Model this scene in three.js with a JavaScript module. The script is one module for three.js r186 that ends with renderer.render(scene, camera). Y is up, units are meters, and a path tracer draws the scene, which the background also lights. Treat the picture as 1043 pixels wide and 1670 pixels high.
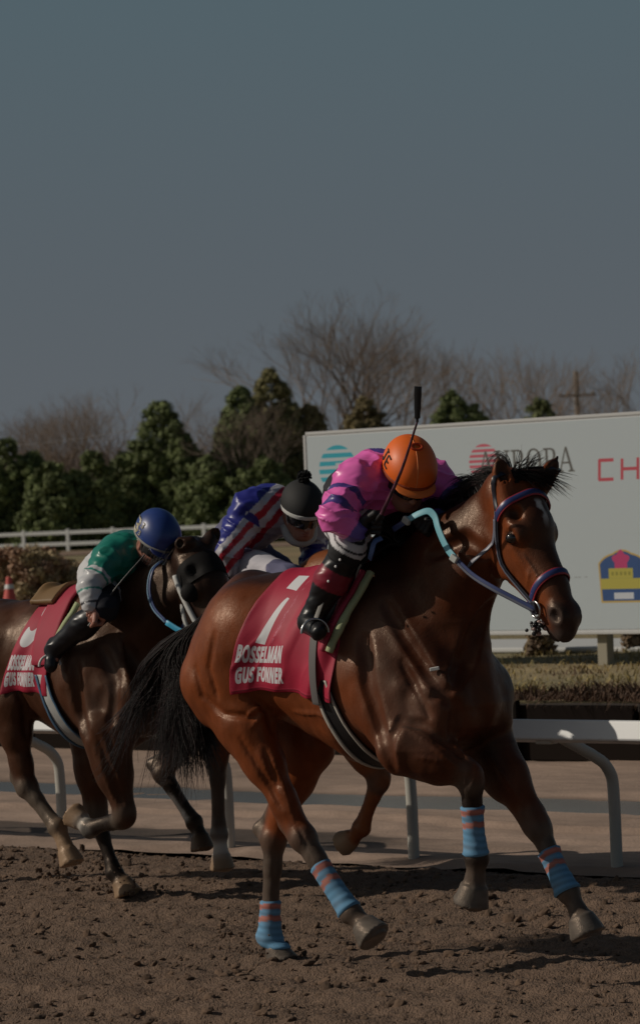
import * as THREE from 'three';
import { mergeGeometries } from 'three/addons/utils/BufferGeometryUtils.js';
import { RoundedBoxGeometry } from 'three/addons/geometries/RoundedBoxGeometry.js';

// ------------------------------------------------------------ camera, sky, sun, exposure
const scene = new THREE.Scene();
const camera = new THREE.PerspectiveCamera(18.25, 639 / 1024, 0.5, 3000);
camera.position.set(0, 1.78, 0);
camera.rotation.z = -2.4 * Math.PI / 180;
camera.focus = 12.4;
camera.userData.fStop = 7;
const EXPOSURE = 0.40;
const SUN_AZ = 0, SUN_EL = 32;
const sunDir = new THREE.Vector3(-Math.cos(SUN_AZ * Math.PI / 180) * Math.cos(SUN_EL * Math.PI / 180), Math.sin(SUN_EL * Math.PI / 180), -Math.sin(SUN_AZ * Math.PI / 180) * Math.cos(SUN_EL * Math.PI / 180)).normalize();
{
  const w = 512, h = 256, d = new Float32Array(w * h * 4);
  const mix = (a, b, t) => a + (b - a) * t, sm = (a, b, x) => { const t = Math.min(1, Math.max(0, (x - a) / (b - a))); return t * t * (3 - 2 * t); };
  const stops = [[-90, .055, .042, .032], [-1, .09, .074, .062], [0, .276, .298, .328], [5, .238, .290, .333], [9.5, .208, .300, .350], [20, .09, .15, .205], [45, .028, .05, .088], [90, .014, .026, .05]];
  for (let j = 0; j < h; j++) for (let i = 0; i < w; i++) {
    const el = ((j + .5) / h - .5) * 180, az = ((i + .5) / w - .5) * 2 * Math.PI;
    let k = 0; while (k < stops.length - 2 && el > stops[k + 1][0]) k++;
    const a = stops[k], b = stops[k + 1], t = Math.min(1, Math.max(0, (el - a[0]) / (b[0] - a[0])));
    const e = el * Math.PI / 180, dx = Math.cos(az) * Math.cos(e), dy = Math.sin(e), dz = Math.sin(az) * Math.cos(e);
    const c = dx * sunDir.x + dy * sunDir.y + dz * sunDir.z;
    const glow = el > -1 ? 1.1 * sm(.80, 1, c) ** 3 + .25 * sm(.3, 1, c) : 0;
    const o = (j * w + i) * 4;
    d[o] = mix(a[1], b[1], t) + glow * .9; d[o + 1] = mix(a[2], b[2], t) + glow * .85; d[o + 2] = mix(a[3], b[3], t) + glow * .75; d[o + 3] = 1;
  }
  const t = new THREE.DataTexture(d, w, h, THREE.RGBAFormat, THREE.FloatType);
  t.mapping = THREE.EquirectangularReflectionMapping; t.magFilter = THREE.LinearFilter; t.needsUpdate = true;
  scene.background = t; scene.environment = t;
}
const sun = new THREE.DirectionalLight(new THREE.Color(1, .90, .76), 5);
sun.position.copy(sunDir).multiplyScalar(60).add(new THREE.Vector3(0, 0, -18)); sun.target.position.set(0, 0, -18);
sun.castShadow = true; sun.shadow.mapSize.set(4096, 4096); sun.shadow.radius = 1;
Object.assign(sun.shadow.camera, { left: -30, right: 30, top: 30, bottom: -30, near: 1, far: 200 });
scene.add(sun, sun.target);

// ------------------------------------------------------------ helpers
function rng(seed) { let a = seed >>> 0; return () => { a = (a + 0x6d2b79f5) | 0; let t = Math.imul(a ^ (a >>> 15), 1 | a); t = (t + Math.imul(t ^ (t >>> 7), 61 | t)) ^ t; return ((t ^ (t >>> 14)) >>> 0) / 4294967296; }; }
const V = (a) => new THREE.Vector3(a[0], a[1], a[2]);
const add = (a, b) => [a[0] + b[0], a[1] + b[1], a[2] + b[2]], sub = (a, b) => [a[0] - b[0], a[1] - b[1], a[2] - b[2]], mul = (a, s) => [a[0] * s, a[1] * s, a[2] * s];
const dot = (a, b) => a[0] * b[0] + a[1] * b[1] + a[2] * b[2], len = (a) => Math.hypot(a[0], a[1], a[2]), norm = (a) => mul(a, 1 / (len(a) || 1));
const cross = (a, b) => [a[1] * b[2] - a[2] * b[1], a[2] * b[0] - a[0] * b[2], a[0] * b[1] - a[1] * b[0]];
const lerp = (a, b, t) => a + (b - a) * t, lerp3 = (a, b, t) => [lerp(a[0], b[0], t), lerp(a[1], b[1], t), lerp(a[2], b[2], t)];
const clamp = (x, a, b) => Math.min(b, Math.max(a, x)), smooth = (a, b, x) => { const t = clamp((x - a) / (b - a), 0, 1); return t * t * (3 - 2 * t); };
const segT = (q, a, b) => { const d = sub(b, a); return dot(sub(q, a), d) / dot(d, d); };
const segD = (q, a, b) => { const t = clamp(segT(q, a, b), 0, 1); return len(sub(q, lerp3(a, b, t))); };
function hash3(x, y, z) { let h = Math.imul(x, 374761393) ^ Math.imul(y, 668265263) ^ Math.imul(z, 2147483647 ^ 0x5bd1e995); h = Math.imul(h ^ (h >>> 13), 1274126177); return ((h ^ (h >>> 16)) >>> 0) / 4294967296; }
function noise(x, y, z = 0) {            // value noise in -1 .. 1
  const xi = Math.floor(x), yi = Math.floor(y), zi = Math.floor(z); let u = x - xi, v = y - yi, w = z - zi;
  u = u * u * (3 - 2 * u); v = v * v * (3 - 2 * v); w = w * w * (3 - 2 * w);
  const c = (i, j, k) => hash3(xi + i, yi + j, zi + k);
  return 2 * lerp(lerp(lerp(c(0, 0, 0), c(1, 0, 0), u), lerp(c(0, 1, 0), c(1, 1, 0), u), v), lerp(lerp(c(0, 0, 1), c(1, 0, 1), u), lerp(c(0, 1, 1), c(1, 1, 1), u), v), w) - 1;
}
function fbm(x, y, z = 0, n = 4) { let s = 0, a = .5; for (let i = 0; i < n; i++) { s += a * noise(x, y, z); x = x * 2.03 + 7.1; y = y * 2.03 + 3.7; z = z * 2.03 + 1.9; a *= .5; } return s; }

const used = {};
function numbered(name) { const n = used[name] = (used[name] ?? -1) + 1; return n ? name + '_' + String(n).padStart(3, '0') : name; }
function thing(name, label, category, group, pos = [0, 0, 0], turn = 0) {
  const o = new THREE.Group(); o.name = numbered(name); o.userData = { label, category }; if (group) o.userData.group = group;
  o.position.set(...pos); o.rotation.y = turn; scene.add(o); return o;
}
function part(name, geo, m, parent, label) {
  const o = new THREE.Mesh(geo, m); o.name = name; o.castShadow = o.receiveShadow = true; if (label) o.userData.label = label; parent.add(o); return o;
}
function solo(name, geo, m, label, category, group) { const o = part(numbered(name), geo, m, scene); o.userData = { label, category }; if (group) o.userData.group = group; return o; }
function struct(name, geo, m) { const o = part(name, geo, m, scene); o.userData.kind = 'structure'; return o; }
function stuff(name, geo, m, label, category, parent = scene) { const o = part(name, geo, m, parent); o.userData.kind = 'stuff'; if (label) { o.userData.label = label; o.userData.category = category; } return o; }
const rgb = (r, g, b) => new THREE.Color().setRGB(r, g, b);
function mat(c, rough = .8, more = {}) { return new THREE.MeshPhysicalMaterial({ color: Array.isArray(c) ? rgb(...c) : c, roughness: rough, ...more }); }
function vmat(rough = .8, more = {}) { return new THREE.MeshPhysicalMaterial({ color: 0xffffff, vertexColors: true, roughness: rough, ...more }); }
function merge(list) { return mergeGeometries(list.map((g) => { const q = g.index ? g.toNonIndexed() : g.clone(); for (const n of Object.keys(q.attributes)) if (!['position', 'normal', 'color'].includes(n)) q.deleteAttribute(n); return q; })); }
function paint(g, c) { const n = g.attributes.position.count, a = new Float32Array(n * 3), f = typeof c === 'function'; const p = g.attributes.position; for (let i = 0; i < n; i++) { const k = f ? c(p.getX(i), p.getY(i), p.getZ(i), i) : c; a.set(k, i * 3); } g.setAttribute('color', new THREE.BufferAttribute(a, 3)); return g; }
function rawGeo(pos, idx, col, uv) {
  const g = new THREE.BufferGeometry(); g.setAttribute('position', new THREE.Float32BufferAttribute(pos, 3)); if (col) g.setAttribute('color', new THREE.Float32BufferAttribute(col, 3)); if (uv) g.setAttribute('uv', new THREE.Float32BufferAttribute(uv, 2));
  g.setIndex(idx); g.computeVertexNormals(); return g;
}
// a tube through points with a radius of its own at each; n sides
function tube(pts, radii, n = 8, caps = true, flat = 1, seg = 1) {
  let P = pts, R = Array.isArray(radii) ? radii : pts.map(() => radii);
  if (seg > 1) { const c = new THREE.CatmullRomCurve3(pts.map(V), false, 'centripetal'); const N = (pts.length - 1) * seg; P = []; const R2 = []; for (let i = 0; i <= N; i++) { const t = i / N, q = c.getPoint(t); P.push([q.x, q.y, q.z]); const k = t * (R.length - 1), j = Math.min(R.length - 2, Math.floor(k)); R2.push(lerp(R[j], R[j + 1], k - j)); } R = R2; }
  const pos = [], idx = []; let u = null;
  for (let i = 0; i < P.length; i++) {
    const t = norm(sub(P[Math.min(P.length - 1, i + 1)], P[Math.max(0, i - 1)]));
    if (!u) u = norm(cross(t, Math.abs(t[1]) < .9 ? [0, 1, 0] : [1, 0, 0])); else u = norm(sub(u, mul(t, dot(u, t))));
    const v = cross(t, u);
    for (let j = 0; j < n; j++) { const a = j / n * 2 * Math.PI; pos.push(...add(P[i], add(mul(u, Math.cos(a) * R[i]), mul(v, Math.sin(a) * R[i] * flat)))); }
  }
  for (let i = 0; i < P.length - 1; i++) for (let j = 0; j < n; j++) { const a = i * n + j, b = i * n + (j + 1) % n; idx.push(a, b, a + n, b, b + n, a + n); }
  if (caps) { for (const [e, s] of [[0, 1], [P.length - 1, -1]]) { const c = pos.length / 3; pos.push(...P[e]); for (let j = 0; j < n; j++) { const a = e * n + j, b = e * n + (j + 1) % n; s > 0 ? idx.push(c, b, a) : idx.push(c, a, b); } } }
  return rawGeo(pos, idx);
}
// a flat strap through points; normals give the face direction at each point
function strap(P, N, w, th = .004, seg = 1) {
  if (seg > 1) { const c = new THREE.CatmullRomCurve3(P.map(V), false, 'centripetal'); const M = (P.length - 1) * seg, P2 = [], N2 = []; for (let i = 0; i <= M; i++) { const t = i / M, q = c.getPoint(t); P2.push([q.x, q.y, q.z]); const k = t * (N.length - 1), j = Math.min(N.length - 2, Math.floor(k)); N2.push(norm(lerp3(N[j], N[j + 1], k - j))); } P = P2; N = N2; }
  const pos = [], idx = [], m = P.length;
  for (let i = 0; i < m; i++) {
    const t = norm(sub(P[Math.min(m - 1, i + 1)], P[Math.max(0, i - 1)])), s = norm(cross(t, N[i])), n = norm(cross(s, t)), W = (Array.isArray(w) ? w[Math.min(w.length - 1, Math.floor(i / m * w.length))] : w) / 2;
    for (const [a, b] of [[-1, 0], [-.8, 1], [.8, 1], [1, 0]]) pos.push(...add(P[i], add(mul(s, a * W), mul(n, b * th))));
  }
  for (let i = 0; i < m - 1; i++) for (let j = 0; j < 4; j++) { const k = (j + 1) % 4, a = i * 4 + j, b = i * 4 + k; idx.push(a, a + 4, b, b, a + 4, b + 4); }
  idx.push(0, 1, 2, 0, 2, 3); const e = (m - 1) * 4; idx.push(e, e + 2, e + 1, e, e + 3, e + 2);
  const g = rawGeo(pos, idx); return g;
}

// ------------------------------------------------------------ bodies: tapered capsules joined by a smooth minimum, meshed by surface nets
// c: capsule a-b radii ra-rb (n, f: flattened along n);  e: ellipsoid at a, radii r along axes;  k: flat-ended cone
const cap = (a, b, ra, rb, k = .04, col = 0, n, f) => ({ t: 'c', a, b, ra, rb, k, col, n, f });
const ell = (a, r, ax, k = .03, col = 0) => ({ t: 'e', a, r, ax: ax || [[1, 0, 0], [0, 1, 0], [0, 0, 1]], k, col });
const cone = (a, b, ra, rb, k = .008, col = 0) => ({ t: 'k', a, b, ra, rb, k, col });
const cut = (p, k = .01) => ({ ...p, cut: true, k });
const halfSpace = (a, n) => ({ t: 'p', a, n });
function dist(p, q) {
  if (p.t === 'p') return dot(sub(q, p.a), p.n);
  if (p.t === 'e') {
    const d = sub(q, p.a), x = dot(d, p.ax[0]), y = dot(d, p.ax[1]), z = dot(d, p.ax[2]), r = p.r;
    const k0 = Math.hypot(x / r[0], y / r[1], z / r[2]), k1 = Math.hypot(x / (r[0] * r[0]), y / (r[1] * r[1]), z / (r[2] * r[2]));
    return k1 < 1e-9 ? -Math.min(...r) : k0 * (k0 - 1) / k1;
  }
  const ax = p.b[0] - p.a[0], ay = p.b[1] - p.a[1], az = p.b[2] - p.a[2], px = q[0] - p.a[0], py = q[1] - p.a[1], pz = q[2] - p.a[2];
  const bb = ax * ax + ay * ay + az * az || 1e-9, h0 = (px * ax + py * ay + pz * az) / bb, h = h0 < 0 ? 0 : h0 > 1 ? 1 : h0;
  if (p.t === 'k') {
    const L = Math.sqrt(bb), along = h0 * L, rx = px - ax * h0, ry = py - ay * h0, rz = pz - az * h0, rr = Math.sqrt(rx * rx + ry * ry + rz * rz) - lerp(p.ra, p.rb, h);
    const e = Math.max(-along, along - L); return Math.min(Math.max(rr, e), 0) + Math.hypot(Math.max(rr, 0), Math.max(e, 0));
  }
  let wx = px - ax * h, wy = py - ay * h, wz = pz - az * h;
  if (p.n) { const s = (wx * p.n[0] + wy * p.n[1] + wz * p.n[2]) * (1 / p.f - 1); wx += p.n[0] * s; wy += p.n[1] * s; wz += p.n[2] * s; }
  return (Math.sqrt(wx * wx + wy * wy + wz * wz) - lerp(p.ra, p.rb, h)) * (p.f && p.f < 1 ? .5 + .5 * p.f : 1);
}
function smin(a, b, k) { const h = k - Math.abs(a - b); return h > 0 ? Math.min(a, b) - h * h / (4 * k) : Math.min(a, b); }
function sdf(prims, q) { let v = 1; for (const p of prims) { const d = dist(p, q); v = p.cut ? -smin(-v, d, p.k) : smin(v, d, p.k); } return v; }
function primBox(p) { if (p.t === 'p') return [[-99, -99, -99], [99, 99, 99]]; const r = p.t === 'e' ? Math.max(...p.r) : Math.max(p.ra, p.rb) * Math.max(1, p.f || 1), b = p.b || p.a; return [[0, 1, 2].map((i) => Math.min(p.a[i], b[i]) - r), [0, 1, 2].map((i) => Math.max(p.a[i], b[i]) + r)]; }
function meshBody(prims, cell, colour, warp) {
  let lo = [1e9, 1e9, 1e9], hi = [-1e9, -1e9, -1e9];
  for (const p of prims) if (!p.cut) { const [a, b] = primBox(p); for (let i = 0; i < 3; i++) { lo[i] = Math.min(lo[i], a[i]); hi[i] = Math.max(hi[i], b[i]); } }
  lo = lo.map((x) => x - 4 * cell); const N = hi.map((x, i) => Math.ceil((x + 4 * cell - lo[i]) / cell) + 1), [nx, ny, nz] = N;
  const F = new Float32Array(nx * ny * nz).fill(1), q = [0, 0, 0];
  for (const p of prims) {
    const [a, b] = primBox(p), pad = p.k + 3 * cell, s = [0, 1, 2].map((i) => clamp(Math.floor((a[i] - pad - lo[i]) / cell), 0, N[i] - 1)), e = [0, 1, 2].map((i) => clamp(Math.ceil((b[i] + pad - lo[i]) / cell), 0, N[i] - 1));
    for (let z = s[2]; z <= e[2]; z++) for (let y = s[1]; y <= e[1]; y++) for (let x = s[0]; x <= e[0]; x++) {
      q[0] = lo[0] + x * cell; q[1] = lo[1] + y * cell; q[2] = lo[2] + z * cell; const o = (z * ny + y) * nx + x, d = dist(p, q);
      F[o] = p.cut ? -smin(-F[o], d, p.k) : smin(F[o], d, p.k);
    }
  }
  const id = new Int32Array(nx * ny * nz).fill(-1), pos = [], nor = [], idx = [], v = new Float32Array(8), S = [1, nx, nx * ny];
  const E = [[0, 1], [2, 3], [4, 5], [6, 7], [0, 2], [1, 3], [4, 6], [5, 7], [0, 4], [1, 5], [2, 6], [3, 7]];
  for (let z = 0; z < nz - 1; z++) for (let y = 0; y < ny - 1; y++) for (let x = 0; x < nx - 1; x++) {
    const o = (z * ny + y) * nx + x; let m = 0;
    for (let k = 0; k < 8; k++) { v[k] = F[o + (k & 1) + (k & 2 ? nx : 0) + (k & 4 ? S[2] : 0)]; if (v[k] < 0) m |= 1 << k; }
    if (m === 0 || m === 255) continue;
    let c = 0, sx = 0, sy = 0, sz = 0;
    for (const [a, b] of E) if ((v[a] < 0) !== (v[b] < 0)) { const t = v[a] / (v[a] - v[b]); sx += lerp(a & 1, b & 1, t); sy += lerp((a >> 1) & 1, (b >> 1) & 1, t); sz += lerp(a >> 2, b >> 2, t); c++; }
    sx /= c; sy /= c; sz /= c; id[o] = pos.length / 3; pos.push(lo[0] + (x + sx) * cell, lo[1] + (y + sy) * cell, lo[2] + (z + sz) * cell);
    const L = (i, j, u, w) => lerp(lerp(v[i], v[i + j[0]], u), lerp(v[i + j[1]], v[i + j[0] + j[1]], u), w);
    const gx = L(1, [2, 4], sy, sz) - L(0, [2, 4], sy, sz), gy = L(2, [1, 4], sx, sz) - L(0, [1, 4], sx, sz), gz = L(4, [1, 2], sx, sy) - L(0, [1, 2], sx, sy), l = Math.hypot(gx, gy, gz) || 1;
    nor.push(gx / l, gy / l, gz / l);
  }
  for (let z = 1; z < nz - 1; z++) for (let y = 1; y < ny - 1; y++) for (let x = 1; x < nx - 1; x++) {
    const o = (z * ny + y) * nx + x, i0 = F[o] < 0;
    for (let a = 0; a < 3; a++) if ((F[o + S[a]] < 0) !== i0) {
      const b = S[(a + 1) % 3], c = S[(a + 2) % 3], p = id[o], r = id[o - b], s = id[o - b - c], t = id[o - c];
      if (p < 0 || r < 0 || s < 0 || t < 0) continue;
      i0 ? idx.push(p, r, s, p, s, t) : idx.push(p, s, r, p, t, s);
    }
  }
  const n = pos.length / 3, col = new Float32Array(n * 3), uv = new Float32Array(n * 2);
  for (let i = 0; i < n; i++) {
    const q = [pos[i * 3], pos[i * 3 + 1], pos[i * 3 + 2]], nn = [nor[i * 3], nor[i * 3 + 1], nor[i * 3 + 2]];
    if (warp) { const w = warp(q, nn); for (let k = 0; k < 3; k++) pos[i * 3 + k] += nn[k] * w; }
    let ws = 0, best = 1e9; const D = []; for (const p of prims) if (!p.cut) { const [a, b] = primBox(p); if (q[0] > a[0] - .06 && q[0] < b[0] + .06 && q[1] > a[1] - .06 && q[1] < b[1] + .06 && q[2] > a[2] - .06 && q[2] < b[2] + .06) { const d = dist(p, q); D.push([d, p]); if (d < best) best = d; } }
    const W = {}; for (const [d, p] of D) { const w = Math.exp(-(d - best) / .006); W[p.col] = (W[p.col] || 0) + w; ws += w; }
    for (const k in W) W[k] /= ws;
    col.set(colour(q, nn, W), i * 3); uv[i * 2] = q[0] * 1.0 + q[2] * .6; uv[i * 2 + 1] = q[1];
  }
  const g = new THREE.BufferGeometry();
  g.setAttribute('position', new THREE.Float32BufferAttribute(pos, 3));
  g.setAttribute('color', new THREE.BufferAttribute(col, 3)); g.setAttribute('uv', new THREE.BufferAttribute(uv, 2));
  g.setIndex(idx);
  if (warp) g.computeVertexNormals(); else g.setAttribute('normal', new THREE.Float32BufferAttribute(nor, 3));
  return g;
}
// the first surface met going from q along d, away from the inside
function outward(prims, q, d, max = .8) { let t = 0, best = 0; for (let i = 0; i < 90 && t < max; i++) { const s = sdf(prims, add(q, mul(d, t))); if (s > -.0006 && s < .4) { best = t; return t; } t += Math.max(.001, -s * .8); } return t; }
// from outside inwards
function inward(prims, q, d, max = 1.2) { let t = 0; for (let i = 0; i < 120 && t < max; i++) { const s = sdf(prims, add(q, mul(d, t))); if (s < .0008) return t; t += Math.max(.0012, s * .55); } return t; }

// ------------------------------------------------------------ the setting
// the track frame: x along the inner rail, z towards the grandstand; the rail posts stand on its x axis
const TF = { pos: [.40, 0, -16.15], turn: -40 * Math.PI / 180 };
const toWorld = (s, y, n) => [TF.pos[0] + s * .766 - n * .643, y, TF.pos[2] + s * .643 + n * .766];
const inFrame = (o) => { o.position.set(...TF.pos); o.rotation.y = TF.turn; return o; };
function grainMap(size, seed, lo, hi, f = 60) {
  const d = new Uint8Array(size * size * 4), r = rng(seed);
  for (let i = 0; i < size * size; i++) { const x = i % size, y = (i / size) | 0; const per = (fx) => noise((x / size) * fx % fx, (y / size) * fx % fx, seed); const v = clamp(.5 + .28 * per(f) + .2 * per(f / 4) + (r() - .5) * .5, 0, 1); const c = Math.round(lerp(lo, hi, v)); d.set([c, c, c, 255], i * 4); }
  const t = new THREE.DataTexture(d, size, size); t.wrapS = t.wrapT = THREE.RepeatWrapping; t.magFilter = t.minFilter = THREE.LinearFilter; t.needsUpdate = true; return t;
}
const axis = (a, b, fineA, fineB, fine, grow = 1.25) => { const out = []; for (let x = fineA; x <= fineB + 1e-6; x += fine) out.push(x); let st = fine; let x = fineB; while (x < b) { st = Math.min(st * grow, 8); x += st; out.push(Math.min(x, b)); } st = fine; x = fineA; while (x > a) { st = Math.min(st * grow, 8); x -= st; out.unshift(Math.max(x, a)); } return out; };
function sheet(xs, zs, height, colour, uvs = 1) {
  const pos = [], col = [], uv = [], idx = [], w = xs.length;
  for (const z of zs) for (const x of xs) { const y = height(x, z); pos.push(x, y, z); col.push(...colour(x, z, y)); uv.push(x * uvs, z * uvs); }
  for (let j = 0; j < zs.length - 1; j++) for (let i = 0; i < w - 1; i++) { const a = j * w + i; idx.push(a, a + w, a + 1, a + 1, a + w, a + w + 1); }
  return rawGeo(pos, idx, col, uv);
}
const dirtBump = grainMap(256, 5, 40, 230, 64), sandBump = grainMap(256, 9, 70, 190, 40);
// the harrowed dirt of the racing surface
function trackHeight(s, n) {
  const far = smooth(9, 5, Math.abs(s - .5)) * smooth(9, 5.5, n);
  const ruts = .012 * Math.sin(n * 13 + 2.2 * noise(s * .9, n * .6, 3)) * smooth(.2, 1, n);
  const clump = Math.max(0, noise(s * 9, n * 11, 1)) ** 2 * .010 + Math.max(0, noise(s * 19, n * 23, 2)) ** 1.8 * .012;
  const edge = -.03 * smooth(.35, .05, n);
  return edge + .02 * fbm(s * .8, n * .9, 5, 2) + far * (ruts + clump + .009 * noise(s * 38, n * 44, 6) + .006 * noise(s * 70, n * 80, 7) - .006);
}
const trackColour = (s, n, y) => { const a = .5 + .5 * fbm(s * 1.3, n * 1.7, 8, 4), b = .5 + .5 * noise(s * 31, n * 33, 4), k = .72 + .30 * a + .22 * b; return [.178 * k, .116 * k, .080 * k]; };
const track = inFrame(struct('dirt_track', sheet(axis(-45, 45, -4.2, 5.6, .022), axis(.05, 40, .05, 6.1, .02), trackHeight, trackColour, 2.2), vmat(.95, { bumpMap: dirtBump, bumpScale: .012 })));
// the smooth sanded strip behind the rail, with a long shallow puddle
const pud = (s, n) => smooth(.62, .0, Math.abs(n + 2.55 + .12 * noise(s * .7, 1.5) - .02 * s)) * (.75 + .4 * noise(s * .5, 7.7));
const sandHeight = (s, n) => .018 + .02 * fbm(s * .7, n * 1.3, 2, 3) + .007 * noise(s * 3, n * 8, 4) + .003 * noise(s * 11, n * 20, 5) - .055 * pud(s, n) - .028 * smooth(.02, .16, n + .09 * noise(s * 2.1, 1) + .05 * noise(s * 7, 3)) + .035 * smooth(.08, 0, Math.abs(n + 1.25 + .15 * noise(s * .6, 9)));
const sandColour = (s, n, y) => { const k = .84 + .3 * fbm(s * .8, n * 2.2, 11, 3) + .12 * noise(s * 9, n * 22, 3), wet = smooth(.008, -.012, y) * smooth(.02, -.05, n); const darkPatch = smooth(.26, .20, Math.abs(n + .50 + .10 * noise(s * .8, 4.1) + .05 * noise(s * 3, 2))) * smooth(-.2, -1.0, s + .3 * noise(s, 3.3)); const w = (1 - .62 * wet) * (1 - .72 * darkPatch); return [.43 * k * w, .305 * k * w, .235 * k * w]; };  // sand colour drops in an uneven patch just behind the left posts
inFrame(struct('sand_strip', sheet(axis(-45, 30, -6, 4, .045), axis(-5.15, .2, -5.1, .2, .03), sandHeight, sandColour, 1.6), vmat(.9, { bumpMap: sandBump, bumpScale: .006 })));
inFrame(struct('puddle_water', (() => { const g = new THREE.PlaneGeometry(40, 3.6); g.rotateX(-Math.PI / 2); g.translate(-2, -.006, -1.95); return g; })(), mat([.135, .13, .125], .26, { ior: 1.33 })));
// clods thrown up on the track
{
  const r = rng(21), base = new THREE.IcosahedronGeometry(1, 1), p = base.attributes.position;
  for (let i = 0; i < p.count; i++) { const k = 1 + .45 * noise(p.getX(i) * 1.7, p.getY(i) * 1.7, p.getZ(i) * 1.7 + 3); p.setXYZ(i, p.getX(i) * k, p.getY(i) * k * .62, p.getZ(i) * k); }
  base.computeVertexNormals();
  const N = 6800, im = new THREE.InstancedMesh(base, mat(0xffffff, 1), N), m = new THREE.Matrix4(), q = new THREE.Quaternion();
  for (let i = 0; i < N; i++) {
    const s = lerp(-3.6, 5.4, r()), n = lerp(.15, 5.8, r()), big = r() ** 5, R = .003 + .005 * r() + .020 * big * (.6 + .4 * noise(s, n, 2));
    q.setFromEuler(new THREE.Euler(r() * .7, r() * 6.3, r() * .7)); m.compose(new THREE.Vector3(s, trackHeight(s, n) + R * .25, n), q, new THREE.Vector3(R * (1 + .6 * r()), R, R * (1 + .4 * r()))); im.setMatrixAt(i, m);
    const k = .6 + .6 * r(); im.setColorAt(i, rgb(.145 * k, .092 * k, .061 * k));
  }
  im.name = 'dirt_clods'; im.castShadow = im.receiveShadow = true; im.userData = { kind: 'stuff', label: 'loose brown clods of dirt scattered over the racing surface', category: 'dirt' }; inFrame(im); scene.add(im);
}
// the raised infield
const lawnY = .40;
const lawnColour = (s, n) => { const dry = .5 + .5 * fbm(s * .35, n * .5, 3, 4), patch = smooth(.2, .6, fbm(s * .12 + 4, n * .09, 6, 3) + .25), k = .75 + .4 * (.5 + .5 * noise(s * 6, n * 7, 2)); return [lerp(.23, .34, dry) * k * lerp(1, 1.15, patch), lerp(.215, .265, dry) * k, lerp(.105, .15, dry) * k]; };
inFrame(struct('infield_lawn', sheet(axis(-420, 380, -6, 8, .22, 1.16), axis(-700, -5.2, -18, -5.2, .16, 1.14), (s, n) => lawnY + .03 * fbm(s * .6, n * .6, 4, 3) + .02 * smooth(-5.2, -7, n), lawnColour, .7), vmat(1, { bumpMap: dirtBump, bumpScale: .03 })));
{
  const g = new RoundedBoxGeometry(40, .05, 1.5, 2, .02); g.translate(9.4, lawnY + .045, -11.5); inFrame(struct('concrete_path', g, mat([.60, .61, .61], .9, { bumpMap: sandBump, bumpScale: .003 })));
  const b = new THREE.BoxGeometry(700, .05, 17); b.translate(0, lawnY + .035, -137.5); const bt = struct('backstretch_track', b, mat([.25, .165, .115], 1));
  const far = new THREE.PlaneGeometry(2600, 1500); far.rotateX(-Math.PI / 2); far.translate(0, .28, -800); struct('far_ground', far, mat([.15, .125, .07], 1));
  const near = new THREE.PlaneGeometry(160, 60); near.rotateX(-Math.PI / 2); near.translate(0, -.09, 2); struct('apron_ground', near, mat([.25, .17, .12], 1));
}
// the timber edging of the infield, board by board
{
  const e = thing('timber_edging', 'low dark creosoted timber edging holding up the grass infield', 'edging', null, TF.pos, TF.turn), ms = [mat([.010, .007, .006], .95, { specularIntensity: .2 }), mat([.008, .006, .005], .95, { specularIntensity: .2 }), mat([.013, .009, .007], .95, { specularIntensity: .2 })], r = rng(4);
  const g = new RoundedBoxGeometry(2.36, .185, .07, 2, .012), st = new RoundedBoxGeometry(.09, .45, .05, 2, .01);
  for (let row = 0; row < 2; row++) for (let i = -6; i < 4; i++) { const b = part('board', g, ms[(r() * 3) | 0], e); b.position.set(i * 2.4 + row * 1.1 + .4, .10 + row * .195, -5.12 + (r() - .5) * .015); b.rotation.z = (r() - .5) * .006; }
  for (let i = -6; i < 5; i++) part('stake', st, ms[1], e).position.set(i * 2.4 - .7, .2, -5.055);
}
// grass on the bank behind the edging
{
  const r = rng(77), pos = [], col = [], idx = [];
  for (let i = 0; i < 40000; i++) {
    const edge = r() < .5, s = lerp(-7, 5.5, r()), n = edge ? lerp(-5.7, -5.05, r()) : lerp(-11, -5.3, r() ** 1.3), clump = .5 + .5 * fbm(s * 2.6, n * 3.4, 3, 3) * 1.8; if (r() > .12 + clump * 1.05) continue;
    const h = (.03 + .075 * r()) * (edge ? 1.15 : .62) * (.25 + 1.15 * clump), a = r() * 6.28, lean = (.5 + .9 * r()) * h, w = .004 + .005 * r(), y = lawnY + .02;
    const dx = Math.cos(a), dz = Math.sin(a), b = pos.length / 3, fall = edge && n > -5.2 ? -.12 * r() : 0;
    pos.push(s - dz * w, y, n + dx * w, s + dz * w, y, n - dx * w, s + dx * lean * .4 - dz * w * .6, y + h * .65, n + dz * lean * .4 + dx * w * .6, s + dx * lean * .4 + dz * w * .6, y + h * .65, n + dz * lean * .4 - dx * w * .6, s + dx * lean, y + h * .9 + fall, n + dz * lean + (fall ? .06 : 0));
    const d = smooth(-.1, .6, noise(s * 1.1, n * 1.3, 12) + (n > -5.35 ? .55 : -.1)), t = r(), k = .75 + .5 * r(), c = [lerp(lerp(.30, .43, t), .12, d) * k, lerp(lerp(.25, .315, t), .07, d) * k, lerp(.115, .045, d) * k];
    for (let q = 0; q < 5; q++) col.push(...c);
    idx.push(b, b + 1, b + 2, b + 1, b + 3, b + 2, b + 2, b + 3, b + 4);
  }
  const o = stuff('bank_grass', rawGeo(pos, idx, col), vmat(.9, { side: THREE.DoubleSide }), 'shaggy olive and brown grass growing along the edge of the infield', 'grass'); inFrame(o);
}
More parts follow.
